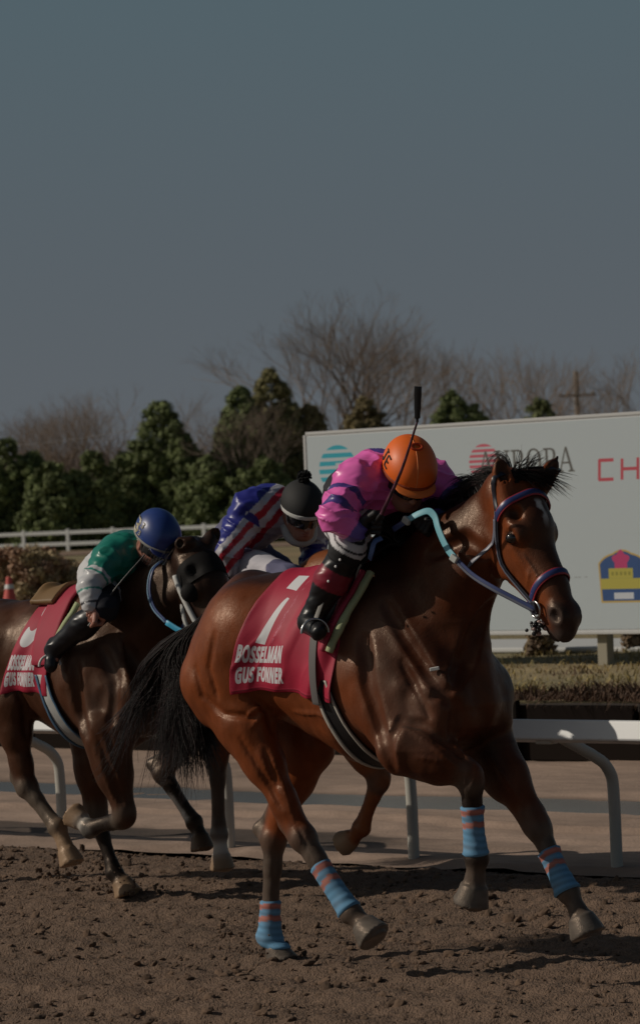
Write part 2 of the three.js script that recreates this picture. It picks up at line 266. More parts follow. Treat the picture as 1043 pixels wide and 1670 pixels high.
// the inner rail: gooseneck posts set behind a white rail
{
  const white = mat([.66, .67, .68], .42, { clearcoat: .25, clearcoatRoughness: .3 }), grey = mat([.50, .485, .44], .5), band = mat([.6, .6, .6], .5);
  const R = thing('inner_rail', 'white running rail on grey gooseneck posts along the inside of the track', 'rail', null, TF.pos, TF.turn);
  const g = new RoundedBoxGeometry(3.7, .10, .07, 3, .012); for (let i = -5; i < 4; i++) { const b = part('rail', g, white, R); b.position.set(i * 3.703 + 1.4, .712, .55); b.rotation.x = -.32; }
  const post = tube([[0, -.25, 0], [0, .38, 0], [0, .45, .012], [0, .50, .05], [0, .535, .10], [0, .70, .50], [0, .705, .52]], [.029, .029, .029, .029, .028, .026, .025], 14, true, 1, 4), foot = new THREE.CylinderGeometry(.05, .055, .03, 16);
  for (let i = -9; i < 7; i++) { const p = part('post', post, grey, R); p.position.set(i * 1.245, 0, 0); p.rotation.y = .02 * Math.sin(i * 7.1); part('bracket', new RoundedBoxGeometry(.09, .03, .07, 2, .008), grey, p).position.set(0, .665, .535); }
}
// the sponsors' board
{
  const tl = [-8.077,2.4607,-8.85], bl = [-6.1268,0.7079,-8.85], x0 = tl[0], x1 = x0 + 6.2, yt = tl[1], yb = bl[1], W = x1 - x0, H = yt - yb;
  const o = thing('sponsor_board', 'large white board with sponsor logos on square posts in the infield', 'signboard', null, TF.pos, TF.turn);
  const c = document.createElement('canvas'); c.width = 2048; c.height = Math.round(2048 * H / W); const g = c.getContext('2d'), K = 2048 / W, X = (p) => (p[0] - x0) * K, Y = (p) => (yt - p[1]) * K;
  g.fillStyle = '#b9c3c9'; g.fillRect(0, 0, c.width, c.height);
  const rr = rng(6); for (let i = 0; i < 260; i++) { g.fillStyle = 'rgba(120,118,110,' + (.01 + .025 * rr()) + ')'; g.fillRect(rr() * 2048, rr() * c.height, 4 + 60 * rr(), 1 + 3 * rr()); }
  const globe = (p, R, colour, n) => { g.save(); g.beginPath(); g.ellipse(X(p), Y(p), R, R, 0, 0, 7); g.clip(); g.fillStyle = colour; for (let i = 0; i < n; i++) { const h = 2 * R / n; g.fillRect(X(p) - R, Y(p) - R + i * h, 2 * R, h * .56); } g.restore(); };
  globe([-7.7346,2.1598,-8.85], 70, '#23a2b8', 6); g.fillStyle = '#b9c3c9'; g.fillRect(X([-7.7576,2.1231,-8.85]), Y([-7.7526,2.2143,-8.85]), 60, 90);
  globe([-6.1287,2.1508,-8.85], 52, '#c65a6c', 7);
  const write = (t, p, q, size, font, colour) => { g.save(); g.font = font.replace('S', size); g.fillStyle = colour; const w = X(q) - X(p); g.translate(X(p), Y(p)); g.scale(w / g.measureText(t).width, 1); g.fillText(t, 0, 0); g.restore(); };
  write('AURORA', [-6.1932,2.0344,-8.85], [-5.1925,2.0252,-8.85], 96, 'Spx serif', '#5c5b58');
  write('COOPERATIVE', [-5.9878,1.8871,-8.85], [-5.2307,1.885,-8.85], 17, 'Spx sans-serif', '#a9abab');
  g.strokeStyle = '#bf4a58'; g.lineWidth = 9; g.beginPath();
  const ch = (a, b) => { g.moveTo(X(a), Y(a)); g.lineTo(X(b), Y(b)); };
  ch([-4.802,2.1146,-8.85], [-4.9481,2.1159,-8.85]); ch([-4.9418,2.1206,-8.85], [-4.9504,1.9501,-8.85]); ch([-4.9563,1.9554,-8.85], [-4.8101,1.9547,-8.85]);
  ch([-4.7169,2.121,-8.85], [-4.7258,1.9464,-8.85]); ch([-4.5603,2.1242,-8.85], [-4.5693,1.9453,-8.85]); ch([-4.7212,2.0362,-8.85], [-4.5648,2.0348,-8.85]); g.stroke();
  { // badge: blue shield, pink rosette, yellow band
    const a = [-4.9899,0.9354,-8.85], b = [-4.5271,1.3568,-8.85], l = X(a), r = X(b), t = Y(b), d = Y(a), w = r - l, h = d - t;
    g.fillStyle = '#2d4f86'; g.strokeStyle = '#c3a45c'; g.lineWidth = 5; g.beginPath(); g.moveTo(l + 6, d); g.lineTo(l, t + h * .25); g.quadraticCurveTo(l + w * .1, t + h * .1, l + w * .3, t + h * .06); g.quadraticCurveTo(l + w * .5, t - h * .08, l + w * .7, t + h * .06); g.quadraticCurveTo(l + w * .9, t + h * .1, r, t + h * .25); g.lineTo(r - 6, d); g.closePath(); g.fill(); g.stroke();
    g.fillStyle = '#bd3a72'; g.beginPath(); for (let i = 0; i <= 60; i++) { const q = i / 60 * 6.283, R = w * .17 * (1 + .16 * Math.cos(5 * q)); g.lineTo(l + w * .47 + R * Math.sin(q), t + h * .19 - R * Math.cos(q)); } g.fill();
    g.fillStyle = '#b5ab4c'; g.fillRect(l + w * .2, t + h * .34, w * .52, h * .2); g.fillRect(l + 5, t + h * .54, w - 10, h * .21); g.fillStyle = '#c9cdd6'; g.fillRect(l + w * .3, t + h * .82, w * .42, h * .13);
    g.fillStyle = '#8f8a3a'; for (let i = 0; i < 5; i++) g.fillRect(l + w * (.26 + i * .09), t + h * .41, w * .05, h * .07);
  }
  write('- -- -', [-5.313,1.1275,-8.85], [-5.1081,1.1439,-8.85], 24, 'Spx sans-serif', '#8b8e90');
  const tex = new THREE.CanvasTexture(c); tex.colorSpace = THREE.SRGBColorSpace; tex.anisotropy = 8;
  const pg = new RoundedBoxGeometry(W, H, .06, 2, .01), pm = mat([.74, .75, .76], .55);
  const panel = part('panel', pg, pm, o); panel.position.set((x0 + x1) / 2, (yt + yb) / 2, -8.88);
  const fg = new THREE.PlaneGeometry(W - .03, H - .03); const face = part('printed_face', fg, mat(0xffffff, .5, { map: tex }), panel); face.position.z = .034;
  const fr = mat([.55, .55, .55], .5); for (const [w, h, x, y] of [[W, .03, 0, H / 2 + .012], [W, .03, 0, -H / 2 - .012], [.03, H, -W / 2 - .012, 0], [.03, H, W / 2 + .012, 0]]) part('frame_strip', new RoundedBoxGeometry(w, h, .075, 1, .006), fr, panel).position.set(x, y, 0);
  const wood = mat([.34, .31, .24], .85); const p0 = [-5.0479,0.4463,-8.95]; for (const s of [p0[0] - 1.9, p0[0], p0[0] + 1.9]) { const b = part('post', new RoundedBoxGeometry(.1, yt - lawnY + .2, .1, 2, .008), wood, o); b.position.set(s, (yt + lawnY) / 2 - .15, -8.975); }
}
// the far white fence
{
  const w = mat([.64, .65, .65], .55), o = thing('paddock_fence', 'white two rail fence in front of the evergreens on the far side', 'fence', null, [0, lawnY, -148], -.42), p = new RoundedBoxGeometry(.17, 1.14, .14, 2, .02), c = new THREE.ConeGeometry(.13, .06, 4), rl = new RoundedBoxGeometry(2.40, .17, .05, 2, .015);
  for (let i = -12; i < 16; i++) { const x = -13.3 + 2.43 * i; const q = part('post', p, w, o); q.position.set(x, .5, 0); for (const y of [.90, .36]) part('fence_rail', rl, w, o).position.set(x + 1.215, y, .03); }
}
// ------------------------------------------------------------ trees and bushes
const leafMat = vmat(.75, { side: THREE.DoubleSide });
function foliage(r, puffs, per, size, colours) {
  const pos = [], col = [], idx = [];
  for (const [cx, cy, cz, R, tone] of puffs) for (let i = 0; i < per; i++) {
    const d = norm([r() * 2 - 1, r() * 2 - .8, r() * 2 - 1]), k = R * (.25 + .95 * r() ** .8), x = cx + d[0] * k, y = cy + d[1] * k * .85, z = cz + d[2] * k;
    const s = size * (.6 + .9 * r()), n = norm([d[0] + (r() - .5) * 1.6, d[1] + (r() - .5) * 1.6, d[2] + (r() - .5) * 1.6]), u = norm(cross(n, [r() - .5, r() - .5, r() - .5])), v = cross(n, u), b = pos.length / 3;
    for (const [p, q] of [[-.5, 0], [0, -.35], [.6, 0], [0, .35]]) pos.push(x + u[0] * s * p + v[0] * s * q, y + u[1] * s * p + v[1] * s * q, z + u[2] * s * p + v[2] * s * q);
    const c = colours(tone, r); for (let q = 0; q < 4; q++) col.push(...c); idx.push(b, b + 1, b + 2, b, b + 2, b + 3);
  }
  return rawGeo(pos, idx, col);
}
const bark = mat([.16, .125, .10], .95), twigMat = mat([.29, .225, .18], .95);
function evergreen(label, top, D, hw, seed, tint = [1, 1, 1], slim = 0) {
  const r = rng(seed), base = [top[0], lawnY, top[2]], H = top[1] - lawnY, o = thing('evergreen_tree', label, 'tree', 'evergreens behind the far fence', base), puffs = [];
  // several uneven lobes, each a dome of shoots
  const lobes = [[0, 0, H, hw * .85]]; for (let i = 0, n = 4 + Math.round(hw * 1.6); i < n; i++) { const a = i / n * 6.283 + r(), d = hw * (.35 + .4 * r()); lobes.push([Math.cos(a) * d, Math.sin(a) * d, H * (.62 + .30 * r()), hw * (.48 + .27 * r())]); }
  for (const [x, z, h, w] of lobes) { const n = Math.round(22 + h * w * 12); for (let i = 0; i < n; i++) { const t = r() ** 1.15, a = r() * 6.283, R = w * Math.sqrt(Math.max(0, 1 - t ** 2.6)) * (.78 + .5 * noise(Math.cos(a) * 1.8 + seed + x, t * 5, Math.sin(a) * 1.8)); puffs.push([x + Math.cos(a) * R, h * (.04 + .93 * t), z + Math.sin(a) * R, lerp(.5, .24, t) * (.7 + .6 * r()), r()]); } puffs.push([x, h * .96, z, .2, .5]); }
  part('crown', foliage(r, puffs, 110, .15, (t, q) => { const k = (.65 + .7 * q()) * (.7 + .6 * t); return [.155 * k * tint[0], .19 * k * tint[1], .068 * k * tint[2]]; }), leafMat, o);
  part('trunk', tube([[0, -.2, 0], [.05, H * .3, 0], [0, H * .85, .02]], [.17, .13, .03], 8, true, 1, 3), bark, o); return o;
}
const at = (p) => p;
evergreen('evergreen at the far end of the row, cut by the picture edge', [-15.4336,6.137,-158], 158, 1.9, 11);
evergreen('low dark evergreen beside the tree cut by the picture edge', [-13.0692,4.8199,-156], 156, 1.3, 12);
evergreen('small rounded evergreen left of the tallest full green one', [-11.0802,5.2663,-157], 157, 1.5, 13);
evergreen('broad full green evergreen rising above its neighbours behind the fence', [-7.7418,7.7402,-160], 160, 2.35, 14);
evergreen('squat evergreen filling the gap right of the broad full one', [-5.4178,4.8174,-157], 157, 1.6, 15);
evergreen('green evergreen leaning against the brownish juniper', [-3.7608,8.3921,-162], 162, 1.7, 16);
evergreen('tall brownish green juniper beside the bare cottonwood', [-2.2689,9.4019,-165], 165, 2.1, 17, [1.55, 1.15, 1.35]);
evergreen('brownish juniper behind the corner of the sponsor board', [-0.4451,7.5499,-166], 166, 1.5, 18, [1.7, 1.1, 1.4]);
evergreen('olive brown juniper under the bare cottonwood', [2.593,7.9615,-172], 172, 1.7, 19, [1.7, 1.1, 1.4]);
evergreen('rounded evergreen showing above the board beside the raised whip', [7.0343,7.8369,-165], 165, 1.65, 20);
evergreen('small evergreen peeping over the board near the utility pole', [12.1053,7.4303,-172], 172, 1.4, 22, [1.15, 1.05, 1.1]);
evergreen('dark evergreen standing behind the striped jockey', [-2.6127,4.5746,-155], 155, 1.6, 23);
// bare trees: limbs that fork into ever finer twigs
function bareTree(H, spread, seed, depth, stems) {
  const r = rng(seed), limbs = [], twigs = [];
  const grow = (p, d, L, R, n) => {
    const bend = norm(add(d, [(r() - .5) * .25, .05 * r(), (r() - .5) * .25])), m = add(p, mul(d, L * .5)), e = add(m, mul(bend, L * .5));
    (n >= depth - 2 ? limbs : twigs).push(tube([p, m, e], [R, R * .85, R * .68], n >= depth - 2 ? 7 : 3, false));
    if (n === 0) return;
    const k = n > depth - 3 ? 3 : 2 + (r() < .55 ? 1 : 0);
    for (let i = 0; i < k; i++) { const a = r() * 6.283, s = (.24 + .36 * r()) * spread, u = norm(cross(bend, [Math.cos(a), .3, Math.sin(a)])); const nd = norm(add(bend, add(mul(u, s), [0, .14, 0]))); grow(i ? lerp3(m, e, .3 + .7 * r()) : e, nd, L * (.66 + .16 * r()), R * (i ? .52 : .66), n - 1); }
  };
  for (let i = 0; i < stems; i++) { const a = i / stems * 6.283 + r(), t = stems > 1 ? .10 + .22 * r() : .03; grow([Math.cos(a) * .15, -.2, Math.sin(a) * .15], norm([Math.cos(a) * t, 1, Math.sin(a) * t]), H * (.24 + .05 * r()), H * .011 * (stems > 1 ? .8 : 1.1), depth); }
  const L = merge(limbs), T = merge(twigs); let top = 0; const p = T.attributes.position; for (let i = 0; i < p.count; i++) top = Math.max(top, p.getY(i)); const k = H / top; L.scale(k, k, k); T.scale(k, k, k); return [L, T];
}
const bareA = bareTree(10.5, 1.0, 3, 7, 4), bareB = bareTree(10.5, 1.05, 9, 6, 2), bareC = bareTree(10.5, 1.25, 15, 6, 3);
function placeBare(kind, label, top, turn, wide, group) {
  const o = thing('bare_tree', label, 'tree', group, [top[0], lawnY - .1, top[2]], turn), k = (top[1] - lawnY) / 10.5; part('trunk', kind[0], bark, o); part('crown', kind[1], twigMat, o); for (const c of o.children) c.scale.set(k * wide, k, k * wide); return o;
}
const BG = 'leafless trees against the sky';
placeBare(bareA, 'great bare cottonwood fanning up above the middle of the board', [1.6784,15.0627,-185], .4, 1.48, BG);
placeBare(bareC, 'bare tree spreading behind the end of the jockeys whip', [5.5972,12.709,-200], 2.2, 1.0, BG);
placeBare(bareB, 'thin bare tree right of the rounded evergreen above the board', [11.3349,12.0769,-195], 1.1, 1.25, BG);
placeBare(bareC, 'bare tree with forked limbs left of the utility pole', [13.771,12.097,-200], 4.0, 1.0, BG);
placeBare(bareB, 'bare tree above the red letters at the edge of the picture', [20.483,11.7724,-205], 5.2, 1.2, BG);
placeBare(bareC, 'leaning bare tree among the brown junipers', [-2.8332,7.8289,-158], .2, 1.2, BG);
placeBare(bareA, 'bare tree highest in the hazy wood behind the small rounded evergreen', [-17.8789,11.9588,-230], 3.1, 1.2, BG);
placeBare(bareB, 'bare tree in the hazy wood just left of the broad full evergreen', [-14.5574,12.2055,-235], .8, 1.3, BG);
placeBare(bareC, 'bare tree in the hazy wood behind the tree cut by the edge', [-21.8614,10.6119,-235], 2.8, 1.2, BG);
{ // the hazy bare wood along the horizon reads as one mass
  const r = rng(88), list = [], small = bareTree(10.5, 1.2, 31, 4, 4);
  const g0 = merge(small), N = 74, im = new THREE.InstancedMesh(g0, mat([.235, .185, .165], 1), N), m = new THREE.Matrix4();
  for (let i = 0; i < N; i++) { const x = lerp(-34, 34, r()), D = lerp(245, 300, r()), h = (x < 2 ? lerp(6.2, 9.4, r()) : lerp(4.5, 7.4, r())) / 10.5; m.compose(new THREE.Vector3(x, lawnY, -D), new THREE.Quaternion().setFromEuler(new THREE.Euler(0, r() * 6.3, 0)), new THREE.Vector3(h * 1.3, h, h * 1.3)); im.setMatrixAt(i, m); }
  im.name = 'bare_woodland'; im.castShadow = true; im.userData = { kind: 'stuff', label: 'hazy belt of bare brown woodland along the horizon', category: 'woodland' }; scene.add(im);
}
function bush(name, label, group, base, h, w, seed, c, n = 70, per = 130, size = .07, mix = .5) {
  const r = rng(seed), o = thing(name, label, 'bush', group, base), puffs = [], st = [];
  for (let i = 0; i < n; i++) { const a = r() * 6.283, t = r(), R = w * Math.sqrt(r()) * (1 - .35 * t); puffs.push([Math.cos(a) * R, h * (.1 + .85 * t), Math.sin(a) * R, h * .16, r()]); if (i < 26) st.push(tube([[Math.cos(a) * .05 * w, 0, Math.sin(a) * .05 * w], [Math.cos(a) * R * .5, h * t * .55, Math.sin(a) * R * .5], [Math.cos(a) * R, h * t, Math.sin(a) * R]], [.012 * h, .01 * h, .004 * h], 4, false)); }
  part('foliage', foliage(r, puffs, per, size, (t, q) => { const k = .6 + .8 * q(); return t < mix ? [c[0] * k, c[1] * k, c[2] * k] : [c[3] * k, c[4] * k, c[5] * k]; }), leafMat, o); part('stems', merge(st), bark, o); return o;
}
const rust = [.40, .245, .16, .46, .35, .20];
bush('rust_bush', 'rust brown bush beside the traffic cone at the picture edge', 'rusty bushes by the cone', [[-4.8757,0.433,-52][0], lawnY, -52.5], .98, .95, 41, rust, 150, 190, .05);
bush('rust_bush', 'low rust bush behind the green jacketed jockeys saddle', 'rusty bushes by the cone', [[-4.3327,0.3207,-55][0], lawnY, -55], .62, .5, 43, [.28, .19, .12, .32, .25, .14], 70);
bush('dry_shrub', 'dry brown clump of shrub standing in front of the concrete path', null, [[1.9026,0.3516,-28.6][0], lawnY, -28.6], .40, .12, 51, [.20, .135, .085, .26, .19, .11], 34, 60, .05);
bush('dry_shrub', 'dry brown shrub right of the board post', null, [[2.7308,0.3536,-28.4][0], lawnY, -28.4], .36, .11, 52, [.22, .15, .09, .27, .2, .12], 30, 60, .05);
{ // traffic cone
  const p = [-4.9115,0.4364,-50], o = thing('traffic_cone', 'red and white traffic cone in front of the rust bush', 'cone', null, [p[0], lawnY, p[2]]), red = mat([.62, .10, .09], .6), wh = mat([.75, .75, .75], .6);
  const lathe = (a) => new THREE.LatheGeometry(a.map(([x, y]) => new THREE.Vector2(x, y)), 24);
  part('body', lathe([[.13, .03], [.125, .05], [.105, .22], [.06, .42], [.045, .55], [.04, .57], [0, .572]]), red, o); part('collar', lathe([[.078, .38], [.062, .45], [.057, .45], [.072, .38]]), wh, o); part('lower_collar', lathe([[.122, .10], [.112, .19], [.108, .19], [.118, .10]]), wh, o); part('base', new RoundedBoxGeometry(.34, .035, .34, 2, .012), wh, o).position.y = .018;
}
{ // utility poles
  const p = [17.6038,10.5601,-215], wood = mat([.34, .30, .27], .9), dark = mat([.16, .15, .15], .7), o = thing('utility_pole', 'pale utility pole with a crossarm above the sponsor board', 'pole', null, [p[0], lawnY, p[2]]), H = p[1] - lawnY;
  part('pole', tube([[0, -.3, 0], [0, H, 0]], [.24, .19], 12), wood, o); const arm = part('crossarm', new RoundedBoxGeometry(2.5, .16, .13, 2, .02), dark, o); arm.position.set(0, H - 1.65, .22); for (const x of [-1.1, -.5, .5, 1.1]) part('insulator', new THREE.CylinderGeometry(.06, .08, .22, 10), dark, o).position.set(x, H - 1.46, .22); part('brace', tube([[-.7, H - 1.7, .2], [0, H - 2.3, .2], [.7, H - 1.7, .2]], .035, 6), dark, o);
  // a sagging wire across the wood behind the small evergreen
  const a = [-22.1847,6.5593,-200], b = [-10.9843,7.4372,-200]; solo('overhead_wire', tube([a, [(a[0] + b[0]) / 2, (a[1] + b[1]) / 2 - .12, a[2]], b], .018, 5, true, 1, 8), mat([.45, .43, .42], .5), 'pale overhead wire sagging in front of the hazy wood', 'wire');
}

// ------------------------------------------------------------ horses
// horse frame: x forward, y up, z to the horse's right (the side that faces the grandstand)
const NZ = [0, 0, 1];
const COL = { coat: 0, black: 1, hoof: 2, dusty: 3, sock: 4, muzzle: 5, inner: 6 };
function headFrame(poll, yaw, pitch, roll = 0) {
  const y = yaw * Math.PI / 180, p = pitch * Math.PI / 180, h = [Math.cos(p) * Math.cos(y), -Math.sin(p), Math.cos(p) * Math.sin(y)];
  let w = [-Math.sin(y), 0, Math.cos(y)], u = cross(w, h); const r = roll * Math.PI / 180; [w, u] = [add(mul(w, Math.cos(r)), mul(u, Math.sin(r))), sub(mul(u, Math.cos(r)), mul(w, Math.sin(r)))];
  const P = (a, b, c) => add(poll, add(mul(h, a), add(mul(u, b), mul(w, c)))); P.ax = [h, u, w]; P.dir = (a, b, c) => add(mul(h, a), add(mul(u, b), mul(w, c))); return P;
}
function headPrims(H, ears) {
  const w = H.ax[2], L = [], both = (f) => { for (const s of [-1, 1]) L.push(...[].concat(f(s))); };
  L.push(cap(H(-.02, -.035, 0), H(.15, -.02, 0), .088, .092, .05, 0), cap(H(.10, -.03, 0), H(.40, -.050, 0), .082, .054, .05, 0, w, .95), cap(H(.38, -.052, 0), H(.52, -.060, 0), .054, .048, .04, 0, w, .95));
  L.push(cap(H(.10, -.075, 0), H(.30, -.095, 0), .085, .07, .05, 0, w, .9), cap(H(.28, -.09, 0), H(.50, -.085, 0), .066, .05, .05, 0, w, .82));
  both((s) => [
    ell(H(.185, -.105, .040 * s), [.115, .10, .045], H.ax, .035, 0),                         // cheek
    cap(H(.13, -.17, .036 * s), H(.25, -.17, .034 * s), .03, .032, .03, 0), cap(H(.25, -.165, .033 * s), H(.47, -.118, .02 * s), .03, .024, .03, 0), // jaw bars
    ell(H(.175, -.012, .083 * s), [.045, .028, .022], H.ax, .03, 0),                            // brow
    cap(H(.215, -.062, .080 * s), H(.36, -.068, .056 * s), .013, .010, .02, 0),                 // facial crest
    ell(H(.515, -.048, .040 * s), [.045, .032, .026], H.ax, .025, 5),                           // nostril rim
    cap(H(-.0, -.05, .05 * s), H(.09, -.01, .075 * s), .034, .03, .04, 0),
  ]);
  L.push(ell(H(.545, -.070, 0), [.052, .048, .042], H.ax, .03, 5), ell(H(.575, -.088, 0), [.030, .036, .038], H.ax, .02, 5), ell(H(.535, -.135, 0), [.043, .024, .027], H.ax, .012, 5), ell(H(.50, -.137, 0), [.03, .023, .027], H.ax, .02, 5));
  both((s) => [cut(ell(H(.528, -.043, .070 * s), [.027, .019, .028], H.ax), .012), cut(ell(H(.115, .022, .080 * s), [.028, .016, .018], H.ax), .03), cut(ell(H(.188, -.030, .113 * s), [.031, .025, .028], H.ax), .010), cut(cap(H(.46, -.112, .05 * s), H(.57, -.114, .03 * s), .004, .004), .008)]);
  both((s) => ell(H(.188, -.031, .0925 * s), [.026, .021, .020], H.ax, .004, 7));       // eyeball
  both((s) => { const e = ears[s < 0 ? 0 : 1], d = norm(sub(e[1], e[0])), o = e[2], t = norm(cross(d, o)), l = len(sub(e[1], e[0])); return [cap(add(e[0], mul(d, -.03)), lerp3(e[0], e[1], .3), .034, .034, .02, 0), ell(lerp3(e[0], e[1], .42), [l * .46, .036, .024], [d, t, o], .012, 0), cap(lerp3(e[0], e[1], .55), lerp3(e[0], e[1], .8), .021, .013, .01, 0), cap(lerp3(e[0], e[1], .78), e[1], .013, .003, .006, 1), cut(ell(add(lerp3(e[0], e[1], .52), mul(o, .021)), [l * .40, .020, .017], [d, t, o]), .006)]; });
  return L;
}
function legPrims(kind, J, s, col, T = (p) => p) {
  const L = [], m = lerp3, { lower, hoofCol = 2, past = lower, hoofR = 1 } = col;
  if (kind === 'hind') {
    const [st, hk, ft, hf] = J, back = norm(sub(hk, ft)), gd = norm(sub(st, hk)), heel = norm(sub(mul(add(back, gd), 1), mul(add(gd, [0, 0, 0]), 1)));
    const pt = J.point || add(hk, add(mul(back, .055), mul(norm(cross(NZ, back)), .028)));
    L.push(cap(T([-.44, 1.24, .145 * s]), add(st, [.01, .01, 0]), .182, .112, .06, 0, NZ, .74), cap(T([-.60, 1.14, .14 * s]), m(st, hk, .36), .125, .066, .05, 0, NZ, .8));
    L.push(cap(st, m(st, hk, .36), .108, .078, .05, 0, NZ, .82), cap(m(st, hk, .32), m(st, hk, .72), .078, .053, .03, 0, NZ, .85), cap(m(st, hk, .68), hk, .052, .046, .03, 0, NZ, .9), cap(m(st, hk, .40), pt, .03, .022, .03, 3), cap(pt, hk, .028, .046, .03, 3));
    L.push(cap(hk, m(hk, ft, .3), .047, .036, .025, lower), cap(m(hk, ft, .25), m(hk, ft, .85), .033, .030, .02, lower), cap(m(hk, ft, .86), ft, .03, .044, .02, lower), ell(add(ft, mul(norm(cross(NZ, back)), .018)), [.026, .030, .036], null, .015, lower), cap(add(m(hk, ft, .2), mul(norm(cross(NZ, back)), .018)), add(ft, mul(norm(cross(NZ, back)), .02)), .015, .02, .02, lower));
  } else {
    const [el, kn, ft, hf] = J, up = norm(sub(kn, ft)), beh = norm(cross(NZ, up));
    L.push(cap(T([.24, 1.14, .19 * s]), add(el, [-.03, .03, 0]), .15, .105, .06, 0, NZ, .72), cap(el, m(el, kn, .5), .118, .090, .012, 0, NZ, .9), cap(m(el, kn, .42), kn, .084, .050, .04, 0, NZ, .9), cap(T([.52, 1.05, .13 * s]), m(el, kn, .35), .11, .07, .04, 0));
    L.push(cap(add(kn, mul(norm(sub(el, kn)), .03)), add(kn, mul(up, -.035)), .052, .048, .025, 3), ell(add(kn, mul(beh, .02)), [.04, .045, .04], null, .02, 3));
    L.push(cap(add(kn, mul(up, -.03)), m(kn, ft, .4), .042, .032, .025, lower), cap(m(kn, ft, .35), m(kn, ft, .85), .031, .029, .02, lower), cap(m(kn, ft, .86), ft, .03, .044, .02, lower), ell(add(ft, mul(beh, .018)), [.026, .030, .036], null, .015, lower), cap(add(m(kn, ft, .2), mul(beh, .018)), add(ft, mul(beh, .02)), .015, .02, .02, lower));
  }
  const ft = J[2], hf = J[3], d = norm(sub(hf, ft)), l = len(sub(hf, ft)), co = add(ft, mul(d, Math.max(.05, l - .075))), e = J.toe || d, tip = add(co, mul(e, .078));
  const heelD = norm(cross(NZ, mul(e, -1)));
  L.push(cap(ft, co, .034, .032 * hoofR, .018, past), cap(lerp3(ft, co, .8), add(co, mul(e, .004)), .034, .041 * hoofR, .012, past), cone(co, tip, .045 * hoofR, .062 * hoofR, .005, hoofCol), cone(add(co, mul(e, .03)), add(tip, mul(heelD, .014)), .045 * hoofR, .055 * hoofR, .006, hoofCol));
  return L;
}
function horsePrims(S) {
  const L = [], s2 = (f) => { for (const s of [-1, 1]) L.push(...[].concat(f(s))); };
  L.push(cap([.10, 1.19, 0], [-.27, 1.26, 0], .385, .275, .08, 0, NZ, .74), cap([-.18, 1.28, 0], [-.48, 1.30, 0], .255, .235, .08, 0, NZ, .9), cap([-.15, 1.23, 0], [-.45, 1.22, 0], .27, .2, .08, 0, NZ, .8));
  s2((s) => [cap([-.42, 1.32, .12 * s], [-.555, 1.13, .145 * s], .198, .160, .06, 0, NZ, .8), cap([-.625, 1.26, .09 * s], [-.60, 1.02, .115 * s], .09, .075, .05, 0)]);
  L.push(cap([.48, 1.06, 0], [.50, 1.42, 0], .178, .140, .08, 0, NZ, .8), cap([-.5, 1.46, 0], [-.70, 1.37, 0], .10, .05, .05, 0), cap([.34, 1.17, 0], [.46, 1.06, 0], .255, .192, .08, 0, NZ, .92), cap([.30, 1.44, 0], [0, 1.47, 0], .13, .10, .08, 0), cap([.26, 1.53, 0], [.05, 1.53, 0], .075, .055, .06, 0, NZ, .8));
  s2((s) => [cap([.20, 1.44, .11 * s], [.50, 1.08, .17 * s], .13, .125, .06, 0, [0, 0, 1], .6), cap([.545, 1.12, .09 * s], [.575, 1.0, .10 * s], .095, .085, .03, 0), cap([.16, 1.42, .17 * s], [.42, 1.12, .235 * s], .035, .03, .05, 0)]);
  if (S.T) for (let i = 0; i < L.length; i++) L[i] = { ...L[i], a: S.T(L[i].a), b: S.T(L[i].b), ra: L[i].ra * S.k, rb: L[i].rb * S.k };
  for (const c of S.neck) L.push(c);

  s2((s) => legPrims('hind', S[s > 0 ? 'hindR' : 'hindL'], s, S.legCol[s > 0 ? 0 : 1], S.T));
  s2((s) => legPrims('fore', S[s > 0 ? 'foreR' : 'foreL'], s, S.legCol[s > 0 ? 2 : 3], S.T));
  L.push(...headPrims(S.H, S.ears));
  return L;
}
// creases (dep > 0) and veins or tendons (dep < 0) that follow the surface where the grandstand sees it
function modelled(P, eye, lines) {
  const out = [];
  for (const [pts, r, k, ridge] of lines) {
    const S = []; for (let i = 0; i < pts.length - 1; i++) { const n = Math.max(2, Math.ceil(len(sub(pts[i + 1], pts[i])) / .025)); for (let j = i ? 1 : 0; j <= n; j++) { const p = lerp3(pts[i], pts[i + 1], j / n), d = norm(sub(p, eye)), st = sub(p, mul(d, .5)), t = inward(P, st, d, 1.1); if (t < 1.09) S.push(add(st, mul(d, t + (ridge ? r * .45 : 0)))); } }
    for (let i = 0; i < S.length - 1; i++) if (len(sub(S[i], S[i + 1])) < .12) { const e = Math.min(i + .5, S.length - 1.5 - i) / 2, w = r * clamp(.35 + e * .5, .35, 1); out.push(ridge ? cap(S[i], S[i + 1], w, w, k, 0) : cut(cap(S[i], S[i + 1], w, w), k)); }
  }
  return [...P, ...out];
}
const eyeIn = (pos) => { const x = -pos[0], z = -pos[2], c = Math.cos(TURN), s = Math.sin(TURN); return [x * c - z * s, 1.78, x * s + z * c]; };
const TURN = -40 * Math.PI / 180;
